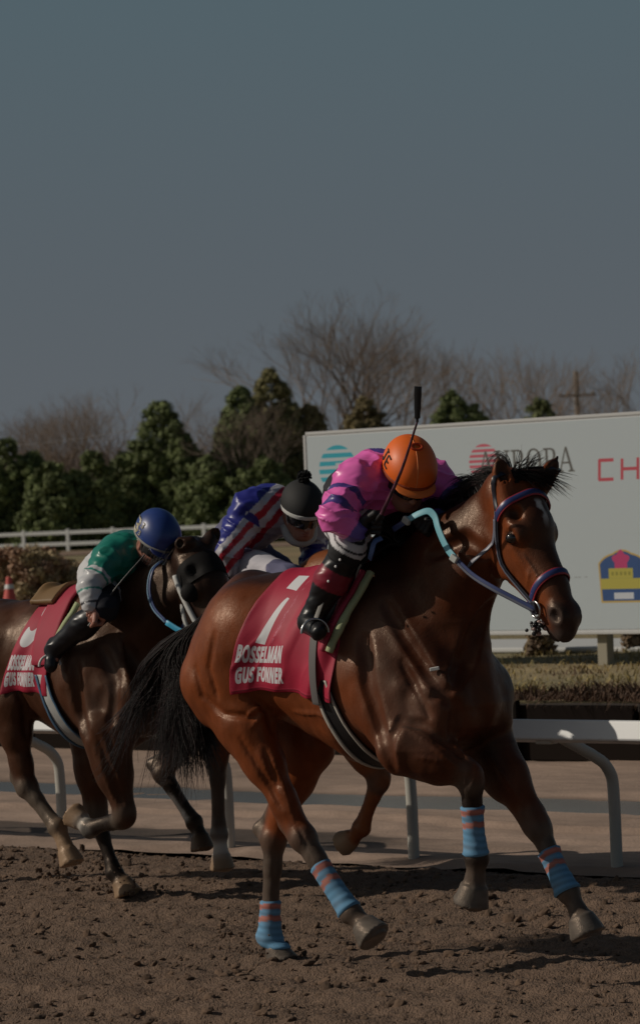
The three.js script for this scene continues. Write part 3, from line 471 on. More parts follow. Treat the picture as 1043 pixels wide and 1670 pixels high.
function horseColour(S) {
  const { coat, dark, dust } = S.tone;
  const base = { 1: [.018, .014, .013], 2: S.hoofTone || [.17, .145, .125], 3: dust, 4: [.60, .56, .51], 5: [.055, .040, .036], 7: [.004, .003, .003], 8: [.33, .22, .14] };
  return (q, n, W) => {
    const a = .5 + .5 * fbm(q[0] * 5, q[1] * 5, q[2] * 5, 4), b = .5 + .5 * noise(q[0] * 60, q[1] * 22, q[2] * 60);
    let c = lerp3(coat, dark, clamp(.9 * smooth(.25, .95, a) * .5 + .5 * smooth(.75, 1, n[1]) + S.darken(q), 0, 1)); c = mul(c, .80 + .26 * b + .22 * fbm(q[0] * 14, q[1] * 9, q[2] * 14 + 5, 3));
    const o = [0, 0, 0]; for (const k in W) { let p = +k === 0 ? c : base[k]; if (+k === 3 || +k === 1) p = mul(p, .75 + .5 * b); if (+k === 2) p = mul(p, .8 + .4 * noise(q[0] * 40, q[1] * 90, q[2] * 40) * .5 + .2 * a); for (let i = 0; i < 3; i++) o[i] += p[i] * W[k]; }
    let r = o; for (const e of S.ears) { const t = segT(q, e[0], e[1]), c = sub(q, lerp3(e[0], e[1], t)); if (t > .12 && t < .97 && len(c) < .03 && dot(n, e[2]) > .25 && dot(c, e[2]) > -.012) r = lerp3(o, [.02, .014, .012], .85); }
    return S.mark ? S.mark(q, n, r) : r;
  };
}
const coatBump = grainMap(256, 31, 60, 200, 80); coatBump.repeat.set(7, 3);
const coatMat = vmat(.42, { specularIntensity: .75, specularColor: rgb(1, .74, .55), bumpMap: coatBump, bumpScale: .0012 });
const eyeMat = mat([.008, .005, .004], .06, { clearcoat: 1, clearcoatRoughness: .03 });
coatMat.roughnessMap = grainMap(256, 47, 120, 255, 28); coatMat.roughnessMap.repeat.set(3, 1.5); coatMat.roughness = .54;
const hairMat = vmat(.45, { specularIntensity: .5, side: THREE.DoubleSide });
// hair: bundles of fine tapering strands
function hair(seed, N, root, path, w, c = [.012, .010, .010]) {
  const r = rng(seed), pos = [], col = [], idx = [];
  for (let i = 0; i < N; i++) {
    const t = r(), o = root(t, r), pts = path(o, t, r), M = pts.length, b0 = pos.length / 3, k = .5 + 1.6 * r() ** 2, br = 1 + 1.2 * r() ** 3, wd = w * (.6 + .8 * r());
    for (let j = 0; j < M; j++) {
      const d = norm(sub(pts[Math.min(M - 1, j + 1)], pts[Math.max(0, j - 1)])), u = norm(cross(d, [.3, .2, 1])), v = cross(d, u), R = wd * (1 - .85 * (j / (M - 1)) ** 2);
      for (let q = 0; q < 3; q++) { const a = q * 2.094; pos.push(...add(pts[j], add(mul(u, Math.cos(a) * R), mul(v, Math.sin(a) * R)))); col.push(c[0] * k * br, c[1] * k, c[2] * k); }
      if (j) for (let q = 0; q < 3; q++) { const a = b0 + (j - 1) * 3 + q, b = b0 + (j - 1) * 3 + (q + 1) % 3; idx.push(a, b, a + 3, b, b + 3, a + 3); }
    }
  }
  return rawGeo(pos, idx, col);
}
const bez = (p, n = 9) => { const out = []; for (let i = 0; i <= n; i++) { let q = p.slice(), t = i / n; while (q.length > 1) q = q.slice(1).map((b, j) => lerp3(q[j], b, t)); out.push(q[0]); } return out; };
const rv = (r, s) => [(r() - .5) * 2 * s, (r() - .5) * 2 * s, (r() - .5) * 2 * s];
// the tail: locks that part and curl towards their ends, each of many strands
function tail(S, seed, locks, dock, c1, c2, end, spread, per = 26) {
  const q = rng(seed + 500), L = []; for (let i = 0; i < locks; i++) { const j = rv(q, spread), j2 = rv(q, spread * .9), l = .5 + .55 * q(); L.push({ o: add(dock, [(q() - .5) * .03, (q() - .5) * .05, (q() - .5) * .06]), j, j2, l, w: rv(q, .02), ph: q() * 6 }); }
  return hair(seed, locks * per, (t, r) => [t, 0, 0], (o, t, r) => {
    const K = L[Math.floor(t * locks) % locks], k = rv(r, .016), l = K.l * (.8 + .3 * r()), e = lerp3(dock, end, l), m = lerp3(c1, c2, l);
    const P = bez([add(K.o, mul(k, .5)), add(c1, add(mul(K.j, .35), mul(k, .8))), add(m, add(mul(K.j, .8), k)), add(add(e, K.j), add(mul(K.j2, .6), mul(k, 1.4))), add(add(e, [-.06 * r(), -.07 * r(), 0]), add(mul(K.j, 1.15), add(K.j2, mul(k, 2.2))))], 11);
    return P.map((p, i) => add(p, mul(K.w, Math.sin(i * .75 + K.ph) * i / 11)));
  }, .0017);
}
// a patch of cloth or strap laid round the barrel: f(u, v) gives x and the angle from the spine (90 = the right side)
function wrap(prims, nu, nv, f, off = .008, th = .006, yc = 1.2) {
  const pos = [], uv = [], idx = [], P = [];
  for (let j = 0; j <= nv; j++) for (let i = 0; i <= nu; i++) {
    const u = i / nu, v = j / nv, { x, a, o = 0 } = f(u, v), d = [0, Math.cos(a * Math.PI / 180), Math.sin(a * Math.PI / 180)], st = [x, yc, 0], t = inward(prims, add(st, mul(d, .62)), mul(d, -1)), p = add(st, mul(d, .62 - t + off + o));
    P.push(p); pos.push(...p); uv.push(u, 1 - v);
  }
  const w = nu + 1, n0 = P.length; for (let k = 0; k < n0; k++) { const d = norm(sub(P[k], [P[k][0], yc, 0])); pos.push(...sub(P[k], mul(d, th))); uv.push(uv[k * 2], uv[k * 2 + 1]); }
  const quad = (a, b, c, d) => idx.push(a, b, c, b, d, c);
  for (let j = 0; j < nv; j++) for (let i = 0; i < nu; i++) { const a = j * w + i; quad(a, a + w, a + 1, a + w + 1); quad(a + n0, a + 1 + n0, a + w + n0, a + w + 1 + n0); }
  const edge = (a, b) => quad(a, b, a + n0, b + n0); for (let i = 0; i < nu; i++) { edge(i, i + 1); edge(nv * w + i + 1, nv * w + i); } for (let j = 0; j < nv; j++) { edge((j + 1) * w, j * w); edge(j * w + nu, (j + 1) * w + nu); }
  return rawGeo(pos, idx, null, uv);
}
// a sleeve (bandage) round a bone
function sleeve(prims, A, B, off, colour, n = 28, m = 34, ends) {
  const ax = norm(sub(B, A)), u = norm(cross(ax, Math.abs(ax[2]) < .9 ? NZ : [1, 0, 0])), v = cross(ax, u), pos = [], col = [], idx = [];
  for (let j = 0; j <= m; j++) for (let i = 0; i < n; i++) {
    const t = j / m, a = i / n * 2 * Math.PI, d = add(mul(u, Math.cos(a)), mul(v, Math.sin(a))), c = add(lerp3(A, B, t), mul(ax, ends ? ends(t, a) : 0)), R = outward(prims, c, d, .09) + off * (j === 0 || j === m ? .1 : 1) + .0004 * Math.sin(t * 46 + a * 1.0) + .0012 * noise(a * 2, t * 9, off * 900);
    pos.push(...add(c, mul(d, R))); col.push(...colour(t, a));
  }
  for (let j = 0; j < m; j++) for (let i = 0; i < n; i++) { const a = j * n + i, b = j * n + (i + 1) % n; idx.push(a, b, a + n, b, b + n, a + n); }
  return rawGeo(pos, idx, col);
}
// a point on the head where a strap lies: c is on the head's midline, the direction is given as (u, w)
const onHead = (prims, H, h, u, du, dw, off = .004) => { const d = norm(H.dir(0, du, dw)), c = H(h, u, 0), t = inward(prims, add(c, mul(d, .3)), mul(d, -1), .3); return [add(c, mul(d, .3 - t + off)), d]; };
function headStrap(prims, H, list, w, off = .004, th = .005, seg = 3) { const a = list.map((k) => onHead(prims, H, k[0], k[1], k[2], k[3], off)); return strap(a.map((k) => k[0]), a.map((k) => k[1]), w, th, seg); }

// ------------------------------------------------------------ the bay in front, number 7
const BAY_POS = [.10, 0, -12.27];
const bayS = (() => {
  const H = headFrame([.812, 1.832, 0], 12, 56.5);
  const J = (a, toe, point) => { a.toe = toe && norm(toe); a.point = point; return a; };
  return {
    H, ears: [[H(.03, .020, -.080), [0.8879,1.9499,-0.17], norm([.75, 0, .3])], [H(.03, .018, .074), [0.7936,1.9618,0.075], norm([.75, 0, .6])]],
    neck: [cap([.28, 1.36, 0], [.545, 1.565, 0], .235, .168, .08, 0, NZ, .6), cap([.50, 1.545, 0], [.79, 1.757, 0], .172, .100, .07, 0, NZ, .66), cap([.40, 1.60, 0], [.74, 1.80, 0], .09, .06, .06, 0, NZ, .6), cap([.36, 1.22, .07], [.70, 1.62, .065], .055, .04, .06, 0), cap([.36, 1.22, -.07], [.70, 1.62, -.065], .055, .04, .06, 0)],
    hindR: J([[-0.4261,0.969,0.16], [-0.1778,0.5295,0.13], [0.0407,0.2504,0.12], [0.1522,0.1622,0.115]], [.75, -.62, 0], [-0.2468,0.577,0.13]),
    hindL: J([[-0.3664,0.8613,-0.14], [-0.5434,0.4811,-0.12], [-0.5844,0.0923,-0.12], [-0.5312,0.0023,-0.12]], [.6, -.8, 0], [-0.6125,0.5229,-0.12]),
    foreR: J([[0.4355,0.9021,0.235], [0.662,0.7946,0.15], [0.6502,0.4832,0.115], [0.621,0.3052,0.115]], [-.25, -1, .05]),
    foreL: J([[0.4822,0.9328,-0.13], [0.7529,0.5939,-0.12], [0.8954,0.3385,-0.11], [0.9852,0.1875,-0.105]], [.42, -.85, 0]),
    legCol: [{ lower: 3, past: 3, hoofCol: 2, hoofR: 1.12 }, { lower: 3, past: 3, hoofCol: 2 }, { lower: 1, past: 3, hoofCol: 2, hoofR: 1.1 }, { lower: 3, past: 3, hoofCol: 2, hoofR: 1.1 }],
    tone: { coat: [.25, .064, .020], dark: [.040, .0135, .008], dust: [.105, .078, .062] }, hoofTone: [.15, .128, .11],
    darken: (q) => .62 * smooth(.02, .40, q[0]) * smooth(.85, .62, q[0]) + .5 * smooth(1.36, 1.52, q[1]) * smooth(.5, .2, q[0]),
  };
})();
const bayP = horsePrims(bayS), bayBody = bayP;
{
  const S = bayS, { H } = S;
  S.mark = (q, n, c) => {                                  // white star and streak on the forehead, dark face front
    const d = sub(q, H(0, 0, 0)), h = dot(d, H.ax[0]), u = dot(d, H.ax[1]), w = dot(d, H.ax[2]);
    if (h > .0 && h < .62 && u > -.05 && Math.abs(w) < .12 && q[1] > 1.2) {
      const top = smooth(.1, .75, dot(n, H.ax[1])); c = lerp3(c, [.03, .018, .014], .75 * top * smooth(.02, .1, h));
      const star = smooth(.017, .008, Math.abs(w + .008 + .05 * (h - .2)) + .012 * noise(h * 40, w * 40) + .05 * Math.abs(h - .17)) * smooth(.085, .11, h) * smooth(.22, .14, h) * top; c = lerp3(c, [.62, .58, .55], star);
    }
    // dust and dried sweat on the shoulder and the forearm
    const dust = smooth(.15, .65, fbm(q[0] * 4, q[1] * 3, q[2] * 5, 4) + .35) * smooth(.0, .2, q[0]) * smooth(.68, .5, q[0]) * smooth(1.6, 1.35, q[1]) * smooth(.8, 1.0, q[1]) * smooth(.1, .2, q[2]);
    return lerp3(c, [.17, .115, .09], .38 * dust);
  };
  const o = thing('race_horse', 'bay race horse in the lead wearing red cloth number 7 and blue leg bandages', 'horse', null, BAY_POS, TURN);
  const warp = (q, n) => .0035 * noise(q[0] * 9, q[1] * 7, q[2] * 9) + .0025 * noise(q[0] * 22, q[1] * 15, q[2] * 22) * smooth(1.6, 1.2, q[1]) - .003 * Math.abs(noise(q[0] * 6 + 3, q[1] * 13, 7)) ** .5 * smooth(.3, .5, q[0]) * smooth(.7, .9, q[1]) * smooth(1.5, 1.3, q[1]);
  const relief = modelled(bayP, eyeIn(BAY_POS), [
    [[[0.3767,1.4287,0.25], [0.479,1.3039,0.27], [0.5867,1.1682,0.27], [0.6653,1.0541,0.24]], .004, .04], [[[0.2887,1.3057,0.28], [0.3106,1.1237,0.29], [0.3466,0.9637,0.28], [0.3653,0.8484,0.26]], .006, .045],
    [[[0.4077,0.932,0.3], [0.4637,1.0028,0.3], [0.5719,0.9859,0.3], [0.6527,0.927,0.28], [0.6952,0.8706,0.24]], .009, .024], [[[0.4187,0.8121,0.3], [0.3991,0.8797,0.3], [0.4141,0.9434,0.3]], .006, .03],
    [[[0.6542,1.051,0.2], [0.6278,0.9269,0.2]], .006, .035], [[[0.5643,1.0804,0.24], [0.6532,1.1155,0.22]], .004, .03],
    [[[-0.6356,1.1868,0.2], [-0.5846,1.08,0.22], [-0.4312,1.0131,0.27], [-0.274,1.0027,0.27]], .003, .024], [[[-0.513,1.3197,0.22], [-0.5281,1.1894,0.24], [-0.4685,1.0763,0.26]], .001, .024],
    [[[-0.2826,1.0858,0.28], [-0.2246,1.0252,0.25], [-0.2416,0.9386,0.2]], .004, .026], [[[-0.3953,0.9145,0.22], [-0.3068,0.779,0.2], [-0.24,0.6452,0.17]], .004, .022], [[[-0.2893,0.867,0.2], [-0.2513,0.7358,0.18]], .004, .022],
    [[[0.7378,1.4155,0.08], [0.6824,1.2939,0.12], [0.659,1.1411,0.2]], .006, .05], [[[0.4925,1.6034,0.12], [0.6532,1.6562,0.12], [0.7398,1.5969,0.1]], .004, .05], [[[0.4597,1.2134,0.27], [0.56,1.0563,0.28], [0.5862,1.0115,0.28]], .001, .026],
    [[[0.7572,1.6077,0.1], [0.775,1.5173,0.1], [0.8463,1.489,0.1]], .003, .018], [[[0.6559,0.7502,0.16], [0.6824,0.8229,0.16]], .003, .014], [[[-0.1804,0.5693,0.15], [-0.1409,0.4998,0.15]], .003, .014],
    [[[0.5077,0.9627,0.3], [0.6023,0.9145,0.3], [0.6493,0.8276,0.22]], .005, .012, 1], [[[0.5369,0.8662,0.3], [0.6167,0.8476,0.25]], .0045, .012, 1],
    [[[-0.2458,1.0493,0.26], [-0.3057,1.0079,0.28]], .004, .014, 1], [[[-0.2374,1.0203,0.25], [-0.3006,0.9639,0.26]], .004, .014, 1], [[[0.9073,1.5929,0.1], [0.9436,1.5475,0.1], [0.9823,1.4795,0.09]], .0035, .010, 1], [[[0.932,1.5366,0.1], [0.9181,1.481,0.1]], .003, .01, 1],
    [[[0.6098,0.8374,-0.05], [0.7143,0.6901,-0.06]], .006, .014, 1], [[[-0.2475,0.8322,0.2], [-0.2071,0.6768,0.17], [-0.1953,0.5934,0.16]], .005, .012, 1], [[[0.1515,0.9821,0.25], [0.0498,1.0173,0.27], [-0.0714,1.0279,0.27]], .0035, .014, 1],
  ]);
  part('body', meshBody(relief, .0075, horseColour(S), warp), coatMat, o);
  for (const s of [-1, 1]) { const g = new THREE.SphereGeometry(.0215, 24, 16); g.scale(1.2, 1, 1); g.translate(...H(.190, -.033, .0955 * s)); part('eye', g, eyeMat, o); }
  part('tail', merge([tail(S, 5, 190, [-.735, 1.36, 0], [-.87, 1.28, .02], [-.94, 1.02, 0], [-0.8372,0.8338,0], .08), tail(S, 6, 40, [-.735, 1.36, 0], [-.95, 1.26, .05], [-1.06, 1.05, 0], [-1.1368,0.9115,0], .10, 16)].map((g) => g)), hairMat, o);
  const crest = (t) => { const p = lerp3([.30, 1.65, 0], [.80, 1.862, 0], t); return [p[0], p[1] + .02 * Math.sin(t * 3.1), 0]; };
  const lockHair = (seed, locks, per, t0, t1, reach, rise, w) => { const q = rng(seed + 9), L = []; for (let i = 0; i < locks; i++) L.push({ t: t0 + (t1 - t0) * (i + q()) / locks, l: .6 + .6 * q(), j: rv(q, .022), up: q(), ph: q() * 6 }); return hair(seed, locks * per, (t) => [t, 0, 0], (o, t, r) => { const K = L[Math.floor(t * locks) % locks], k = rv(r, .007), f = .75 + .35 * r(), p = add(crest(K.t), [k[0], -.012 * r(), (r() - .5) * .03]), R = reach * K.l * f, U = rise * K.l * (.5 + .8 * K.up) * f; return bez([p, add(p, [-.015, U * .7, -.012]), add(p, [-R * .45 + K.j[0], U * 1.15 + K.j[1], -.03 + K.j[2]]), add(add(p, [-R * .9 + K.j[0] * 1.5, U * .75 + K.j[1] * 1.5, -.05 + K.j[2] * 2]), mul(k, 1.6)), add(add(p, [-R * 1.2 + K.j[0] * 1.8, U * .35 + K.j[1] * 1.8, -.06 + K.j[2] * 2.4]), mul(k, 3))], 9); }, w); };
  part('mane', merge([lockHair(8, 62, 46, 0, 1, .12, .055, .0014), lockHair(18, 16, 50, .66, 1, .15, .085, .0013)]), hairMat, o);
  part('forelock', hair(9, 240, (t, r) => H(-.04 + .05 * r(), .055, -.05 + .10 * r()), (p, t, r) => { const j = rv(r, .03); return r() < .75 ? bez([p, add(p, H.dir(-.03, .03, -.03)), add(add(p, H.dir(.05, .05, -.07)), j), add(add(p, H.dir(.07, .045, -.10)), mul(j, 1.3))], 7) : bez([p, add(p, [0, .05, -.02]), add(add(p, [.02, .065, -.05]), j), add(add(p, [.02, .07, -.08]), mul(j, 1.4))], 7); }, .0014), hairMat, o);
  { const g = new RoundedBoxGeometry(.036, .014, .010, 2, .003), q = [0.5949,1.1871,0.25], d = norm(sub(q, eyeIn(BAY_POS))), st = sub(q, mul(d, .5)), t = inward(bayP, st, d, 1); g.rotateZ(.15); g.rotateY(.6); g.translate(...add(st, mul(d, t - .004))); part('white_tag', g, mat([.7, .7, .68], .5), o); }
  // --- bridle
  const B = new THREE.Group(); B.name = 'bridle'; o.add(B);
  const blue = mat([.035, .05, .17], .35), red = mat([.42, .04, .06], .4), lea = mat([.02, .022, .035], .35, { clearcoat: .4 }), grey = mat([.16, .17, .22], .4), steel = mat([.6, .6, .6], .25, { metalness: 1 });
  const brow = [], nose = [], throat = [];
  for (let i = 0; i <= 14; i++) { const a = -1.75 + 3.5 * i / 14; brow.push([.062 + .028 * Math.abs(a) ** 1.5 * .5, -.03, Math.cos(a), Math.sin(a)]); }
  for (let i = 0; i <= 28; i++) { const a = -3.14 + 6.28 * i / 28; nose.push([.375 + .045 * (1 - Math.cos(a)) * .5, -.08, Math.cos(a), Math.sin(a)]); }
  for (let i = 0; i <= 14; i++) { const a = 1.55 + 3.2 * i / 14; throat.push([.09 + .09 * Math.sin((i / 14) * 3.14), -.06, Math.cos(a), Math.sin(a)]); }
  const trim = (name, list, w, m) => { part(name, headStrap(bayP, H, list, w, .004, .006), red, B); part(name, headStrap(bayP, H, list, w * .66, .0065, .006), m, B); };
  trim('browband', brow, .033, blue); trim('noseband', nose, .034, blue);
  part('throat_strap', headStrap(bayP, H, throat, .018), grey, B);
  for (const s of [-1, 1]) {
    part('cheekpiece', headStrap(bayP, H, [[.075, -.035, .1, s], [.15, -.085, -.1, s], [.23, -.105, -.4, s], [.33, -.105, -.4, s], [.435, -.09, -.3, s]], .019, .006), lea, B);
    part('cheek_edge', headStrap(bayP, H, [[.075, -.037, .1, s], [.15, -.088, -.1, s], [.23, -.109, -.4, s], [.33, -.109, -.4, s], [.435, -.094, -.3, s]], .007, .0095), grey, B);
    part('crown_strap', headStrap(bayP, H, [[-.045, -.03, 1, s * .15], [-.03, -.03, .6, s], [.02, -.035, .25, s], [.075, -.035, .1, s]], .02, .004), lea, B);
    const [q, d] = onHead(bayP, H, .452, -.10, -.2, s, .012), g = new THREE.TorusGeometry(.030, .0045, 10, 28); g.lookAt(V(d)); g.translate(...q); const ring = part('bit_ring', g, steel, B);
    const [kp, kd] = onHead(bayP, H, .445, -.10, -.2, s, .014); const kn = new RoundedBoxGeometry(.03, .05, .012, 2, .004); kn.lookAt(V(kd)); kn.translate(...kp); part('bit_keeper', kn, lea, B);
  }
  { // curb chain with beads below the mouth
    const r = rng(12), L = [], D = []; for (let i = 0; i < 46; i++) { const t = r(), p = add(H(.475 + .035 * t, -.135 - .055 * r(), .02 + .05 * r()), rv(r, .012)), g = new THREE.SphereGeometry(.006 + .004 * r(), 10, 8); g.translate(...p); (i % 3 ? L : D).push(g); }
    part('lip_chain', merge(L), mat([.03, .03, .032], .3), B); part('chain_beads', merge(D), mat([.5, .36, .33], .4), B);
  }
  // --- reins: pale blue rubber grips, then dark blue leather to the bit
  const R = new THREE.Group(); R.name = 'reins'; o.add(R);
  const sky = mat([.19, .50, .60], .5), buckle = mat([.5, .52, .5], .4), navy = mat([.055, .075, .20], .4);
  const A = [0.3653,1.7022,0.17], Bp = [0.4184,1.7344,0.15], C = [0.5156,1.767,0.12], D0 = [0.5264,1.7327,0.125], D1 = [0.5783,1.6591,0.145], E0 = [0.6394,1.5877,0.155], E1 = [0.7118,1.5251,0.15], E2 = [0.7999,1.4736,0.14], bit = onHead(bayP, H, .452, -.10, -.2, 1, .016)[0];
  const tw = (n) => (i) => n;
  part('rein_leather', strap([A, lerp3(A, Bp, .5), Bp], [[.5, .5, .7], [.5, .5, .7], [.5, .5, .7]], .026, .006, 3), navy, R);
  part('rein_grip', strap([Bp, [0.47,1.7576,0.14], [0.506,1.7653,0.13], [0.5338,1.744,0.13], [0.5523,1.705,0.138], D1, [0.6059,1.62,0.15], E0], [[.2, .5, .8], [.2, .45, .8], [.1, .4, .9], [-.1, .3, 1], [-.15, .2, 1], [-.15, .2, 1], [-.15, .2, 1], [-.15, .2, 1]], .029, .006, 5), sky, R);
  part('rein_leather', strap([E0, E1, E2, lerp3(E2, bit, .5), bit], [[-.2, .3, 1], [-.2, .3, 1], [-.2, .3, 1], [-.2, .3, 1], [-.2, .3, 1]], .024, .006, 5), navy, R);
  part('rein_edge', strap([E0, E1, E2, lerp3(E2, bit, .5), bit].map((p) => add(p, [-.002, -.004, .004])), [[-.2, .3, 1], [-.2, .3, 1], [-.2, .3, 1], [-.2, .3, 1], [-.2, .3, 1]], .010, .006, 5), grey, R);
  for (const p of [Bp, E0]) { const g = new RoundedBoxGeometry(.034, .026, .02, 2, .005); g.rotateZ(-.6); g.translate(...add(p, [0, 0, .006])); part('rein_stop', g, buckle, R); }
  const farBit = onHead(bayP, H, .452, -.10, -.2, -1, .016)[0]; part('far_rein', strap([[0.4539,1.7606,0.06], [.60, 1.72, -.16], [.80, 1.60, -.13], farBit], [[0, .2, -1], [0, .2, -1], [0, .2, -1], [0, .2, -1]], .024, .006, 5), navy, R);
  // --- saddle cloth, girth, saddle
  const c = document.createElement('canvas'); c.width = 1024; c.height = 1024; const g = c.getContext('2d'); g.fillStyle = '#a91539'; g.fillRect(0, 0, 1024, 1024);
  const rr = rng(3); for (let i = 0; i < 900; i++) { g.fillStyle = 'rgba(' + (rr() < .5 ? '60,0,20' : '230,90,110') + ',' + .03 * rr() + ')'; g.fillRect(rr() * 1024, rr() * 1024, 2 + 60 * rr(), 1 + 4 * rr()); }
  g.strokeStyle = 'rgba(70,5,22,.55)'; g.lineWidth = 5; g.strokeRect(9, -20, 1006, 1032); g.setLineDash([9, 7]); g.strokeStyle = 'rgba(225,120,140,.5)'; g.lineWidth = 2; g.strokeRect(17, -20, 990, 1024); g.setLineDash([]); for (let i = 0; i < 160; i++) { g.fillStyle = 'rgba(70,45,32,' + .25 * rr() + ')'; g.beginPath(); g.arc(rr() * 1024, 300 + 724 * rr() ** .6, 1 + 3 * rr(), 0, 7); g.fill(); }
  g.fillStyle = '#d9dade'; g.strokeStyle = '#d9dade';
  const word = (t, x, y, w, h) => { g.save(); g.font = 'bold 100px sans-serif'; const m = g.measureText(t); g.translate(x, y); g.scale(w / m.width, h / 73); g.lineWidth = 7; g.fillText(t, 0, 0); g.strokeText(t, 0, 0); g.restore(); };
  word('BOSSELMAN', 22, 868, 448, 76); word('GUS FONNER', 40, 972, 446, 76);
  g.beginPath(); g.moveTo(225, 455); g.lineTo(375, 470); g.lineTo(345, 545); g.lineTo(205, 530); g.closePath(); g.fill();
  g.beginPath(); g.moveTo(290, 575); g.quadraticCurveTo(200, 620, 150, 775); g.lineTo(240, 782); g.quadraticCurveTo(255, 680, 318, 580); g.closePath(); g.fill();
  g.strokeStyle = 'rgba(225,200,208,.5)'; g.lineWidth = 3; for (let i = 0; i < 46; i++) { const t = rr(); g.beginPath(); const x = 410 - 110 * t + 24 * rr(), y = 480 + 300 * t; g.moveTo(x, y); g.lineTo(x - 10 * rr(), y + 26 * rr()); g.stroke(); }
  const tex = new THREE.CanvasTexture(c); tex.colorSpace = THREE.SRGBColorSpace;
  const clothMat = mat(0xffffff, .62, { map: tex, side: THREE.DoubleSide, sheen: .3, sheenRoughness: .5, sheenColor: rgb(.5, .1, .15) });
  const fold = (u, v) => .007 * noise(u * 5, v * 7, 2) * smooth(.1, .4, v) + .005 * Math.pow(1 - Math.abs(noise(u * 6 + v * 5, v * 3 - u * 4, 8)), 4) + .006 * Math.sin(u * 16 + v * 9) * smooth(.3, 1, v) * (.4 + u) + .010 * Math.max(0, Math.sin((u * 1.2 + v * .8 - .5) * 12)) * smooth(.2, .6, v) * smooth(.35, .6, u) + .012 * smooth(.86, .97, u) * Math.sin(v * 14);
  part('saddle_cloth', wrap(bayP, 60, 70, (u, v) => { const a = lerp(-58, 113, v), top = smooth(113, 20, a); return { x: lerp(lerp(-.395, -.255, top), lerp(.135, .20, top), u) + .01 * Math.sin(v * 9) * (u > .5 ? 1 : .3), a: a + (u - .3) * 1.5, o: .004 + fold(u, v) }; }, .009, .005), clothMat, o);
  const strapB = (name, x0, x1, w, off, m) => part(name, wrap(bayP, 3, 60, (u, v) => { const a = lerp(100, 182, v), t = v; return { x: lerp(x0, x1, t ** .8) + (u - .5) * w, a }; }, off, .006), m, o);
  strapB('girth', .075, .185, .085, .012, mat([.014, .014, .016], .5)); strapB('girth_edge', .032, .145, .016, .018, mat([.48, .45, .40], .6)); strapB('girth_edge', .112, .222, .012, .018, mat([.48, .45, .40], .6));
  part('over_girth', wrap(bayP, 2, 30, (u, v) => ({ x: .06 + (u - .5) * .04, a: lerp(62, 116, v) }), .036, .004), mat([.12, .11, .11], .6), o);
  part('saddle_pad', wrap(bayP, 14, 40, (u, v) => ({ x: lerp(lerp(-.05, .12, smooth(.5, 1, v)), lerp(.27, .165, v), u), a: lerp(-60, 78, v) }), .028, .012), mat([.015, .014, .015], .6), o);
  const fl = []; for (let i = 0; i <= 14; i++) { const v = i / 14, a = lerp(28, 80, v) * Math.PI / 180, d = [0, Math.cos(a), Math.sin(a)], st = [lerp(.262, .150, v), 1.2, 0], t = inward(bayP, add(st, mul(d, .62)), mul(d, -1)); fl.push(add(st, mul(d, .62 - t + .035))); }
  part('fleece_roll', tube(fl, fl.map((_, i) => .019 + .003 * noise(i * 1.7, 2)), 12, true, .8, 3), mat([.42, .47, .27], .95, { bumpMap: dirtBump, bumpScale: .004 }), o);
  const fr = fl.map((p) => add(p, [-.032, .004, .004])); part('pad_edge', tube(fr, .016, 10, true, .8, 2), mat([.42, .03, .07], .7), o);
  part('saddle', wrap(bayP, 16, 30, (u, v) => ({ x: lerp(.0, .18, u), a: lerp(-36, 40, v), o: .03 * smooth(.75, 1, u) * smooth(.3, .5, v) * smooth(.7, .5, v) }), .05, .02), mat([.012, .012, .013], .35, { clearcoat: .5 }), o);
  // --- leg bandages: sky blue with two orange rings
  const band = (t, a) => { const k = .85 + .15 * Math.sin(t * 46 + a), tt = t + .02 * Math.sin(a * 2); const or = (tt > .06 && tt < .17) || (tt > .31 && tt < .43); const d = .25 * Math.max(0, noise(a, t * 5, 3)); return lerp3(mul(or ? [.56, .20, .16] : [.15, .36, .58], k), [.2, .15, .12], d); };
  const bMat = vmat(.8), bd = (J, t0, t1, nm) => part('leg_bandage', sleeve(bayP, lerp3(J[1], J[2], t0), lerp3(J[1], J[2], t1), .008, band), bMat, o);
  bd(S.hindR, .36, .98); bd(S.foreR, .38, .97); bd(S.foreL, .40, 1.0); part('leg_bandage', sleeve(bayP, [-0.5827,0.2395,-0.12], [-0.5867,0.0505,-0.12], .009, band), bMat, o);
}

// ------------------------------------------------------------ jockeys
function faceFrame(C, yaw, pitch, roll = 0) { const H = headFrame(C, yaw, pitch, roll); const P = (f, u, r) => H(f, u, r); P.ax = H.ax; P.dir = H.dir; return P; }   // f forward, u up, r to the person's right
function facePrims(F, g = 0) {
  const L = [], both = (f) => { for (const s of [-1, 1]) L.push(...[].concat(f(s))); };
  L.push(ell(F(-.012, .035, 0), [.094, .095, .074], F.ax, .02, 0), ell(F(.022, -.035, 0), [.068, .085, .060], F.ax, .03, 0), ell(F(.050, -.088, 0), [.036, .026, .034], F.ax, .025, 0));
  L.push(cap(F(.086, .004, 0), F(.106, -.034, 0), .009, .0125, .014, 0), ell(F(.104, -.037, 0), [.014, .009, .016], F.ax, .008, 0), ell(F(.086, -.060, 0), [.012, .0055, .022], F.ax, .006, 5), ell(F(.084, -.071, 0), [.012, .006, .019], F.ax, .006, 5));
  both((s) => [cap(F(.078, .016, .014 * s), F(.066, .014, .046 * s), .010, .009, .014, 0), ell(F(.062, -.022, .040 * s), [.022, .02, .018], F.ax, .02, 0), cap(F(-.01, -.045, .058 * s), F(.05, -.085, .028 * s), .018, .016, .03, 0), ell(F(-.015, -.012, .076 * s), [.018, .032, .010], F.ax, .006, 0), cut(ell(F(.083, -.005, .030 * s), [.014, .010, .016], F.ax), .012), cut(ell(F(-.012, -.010, .086 * s), [.008, .018, .005], F.ax), .006)]);
  both((s) => ell(F(.072, -.005, .031 * s), [.0115, .0115, .0115], F.ax, .002, 7));
  return L;
}
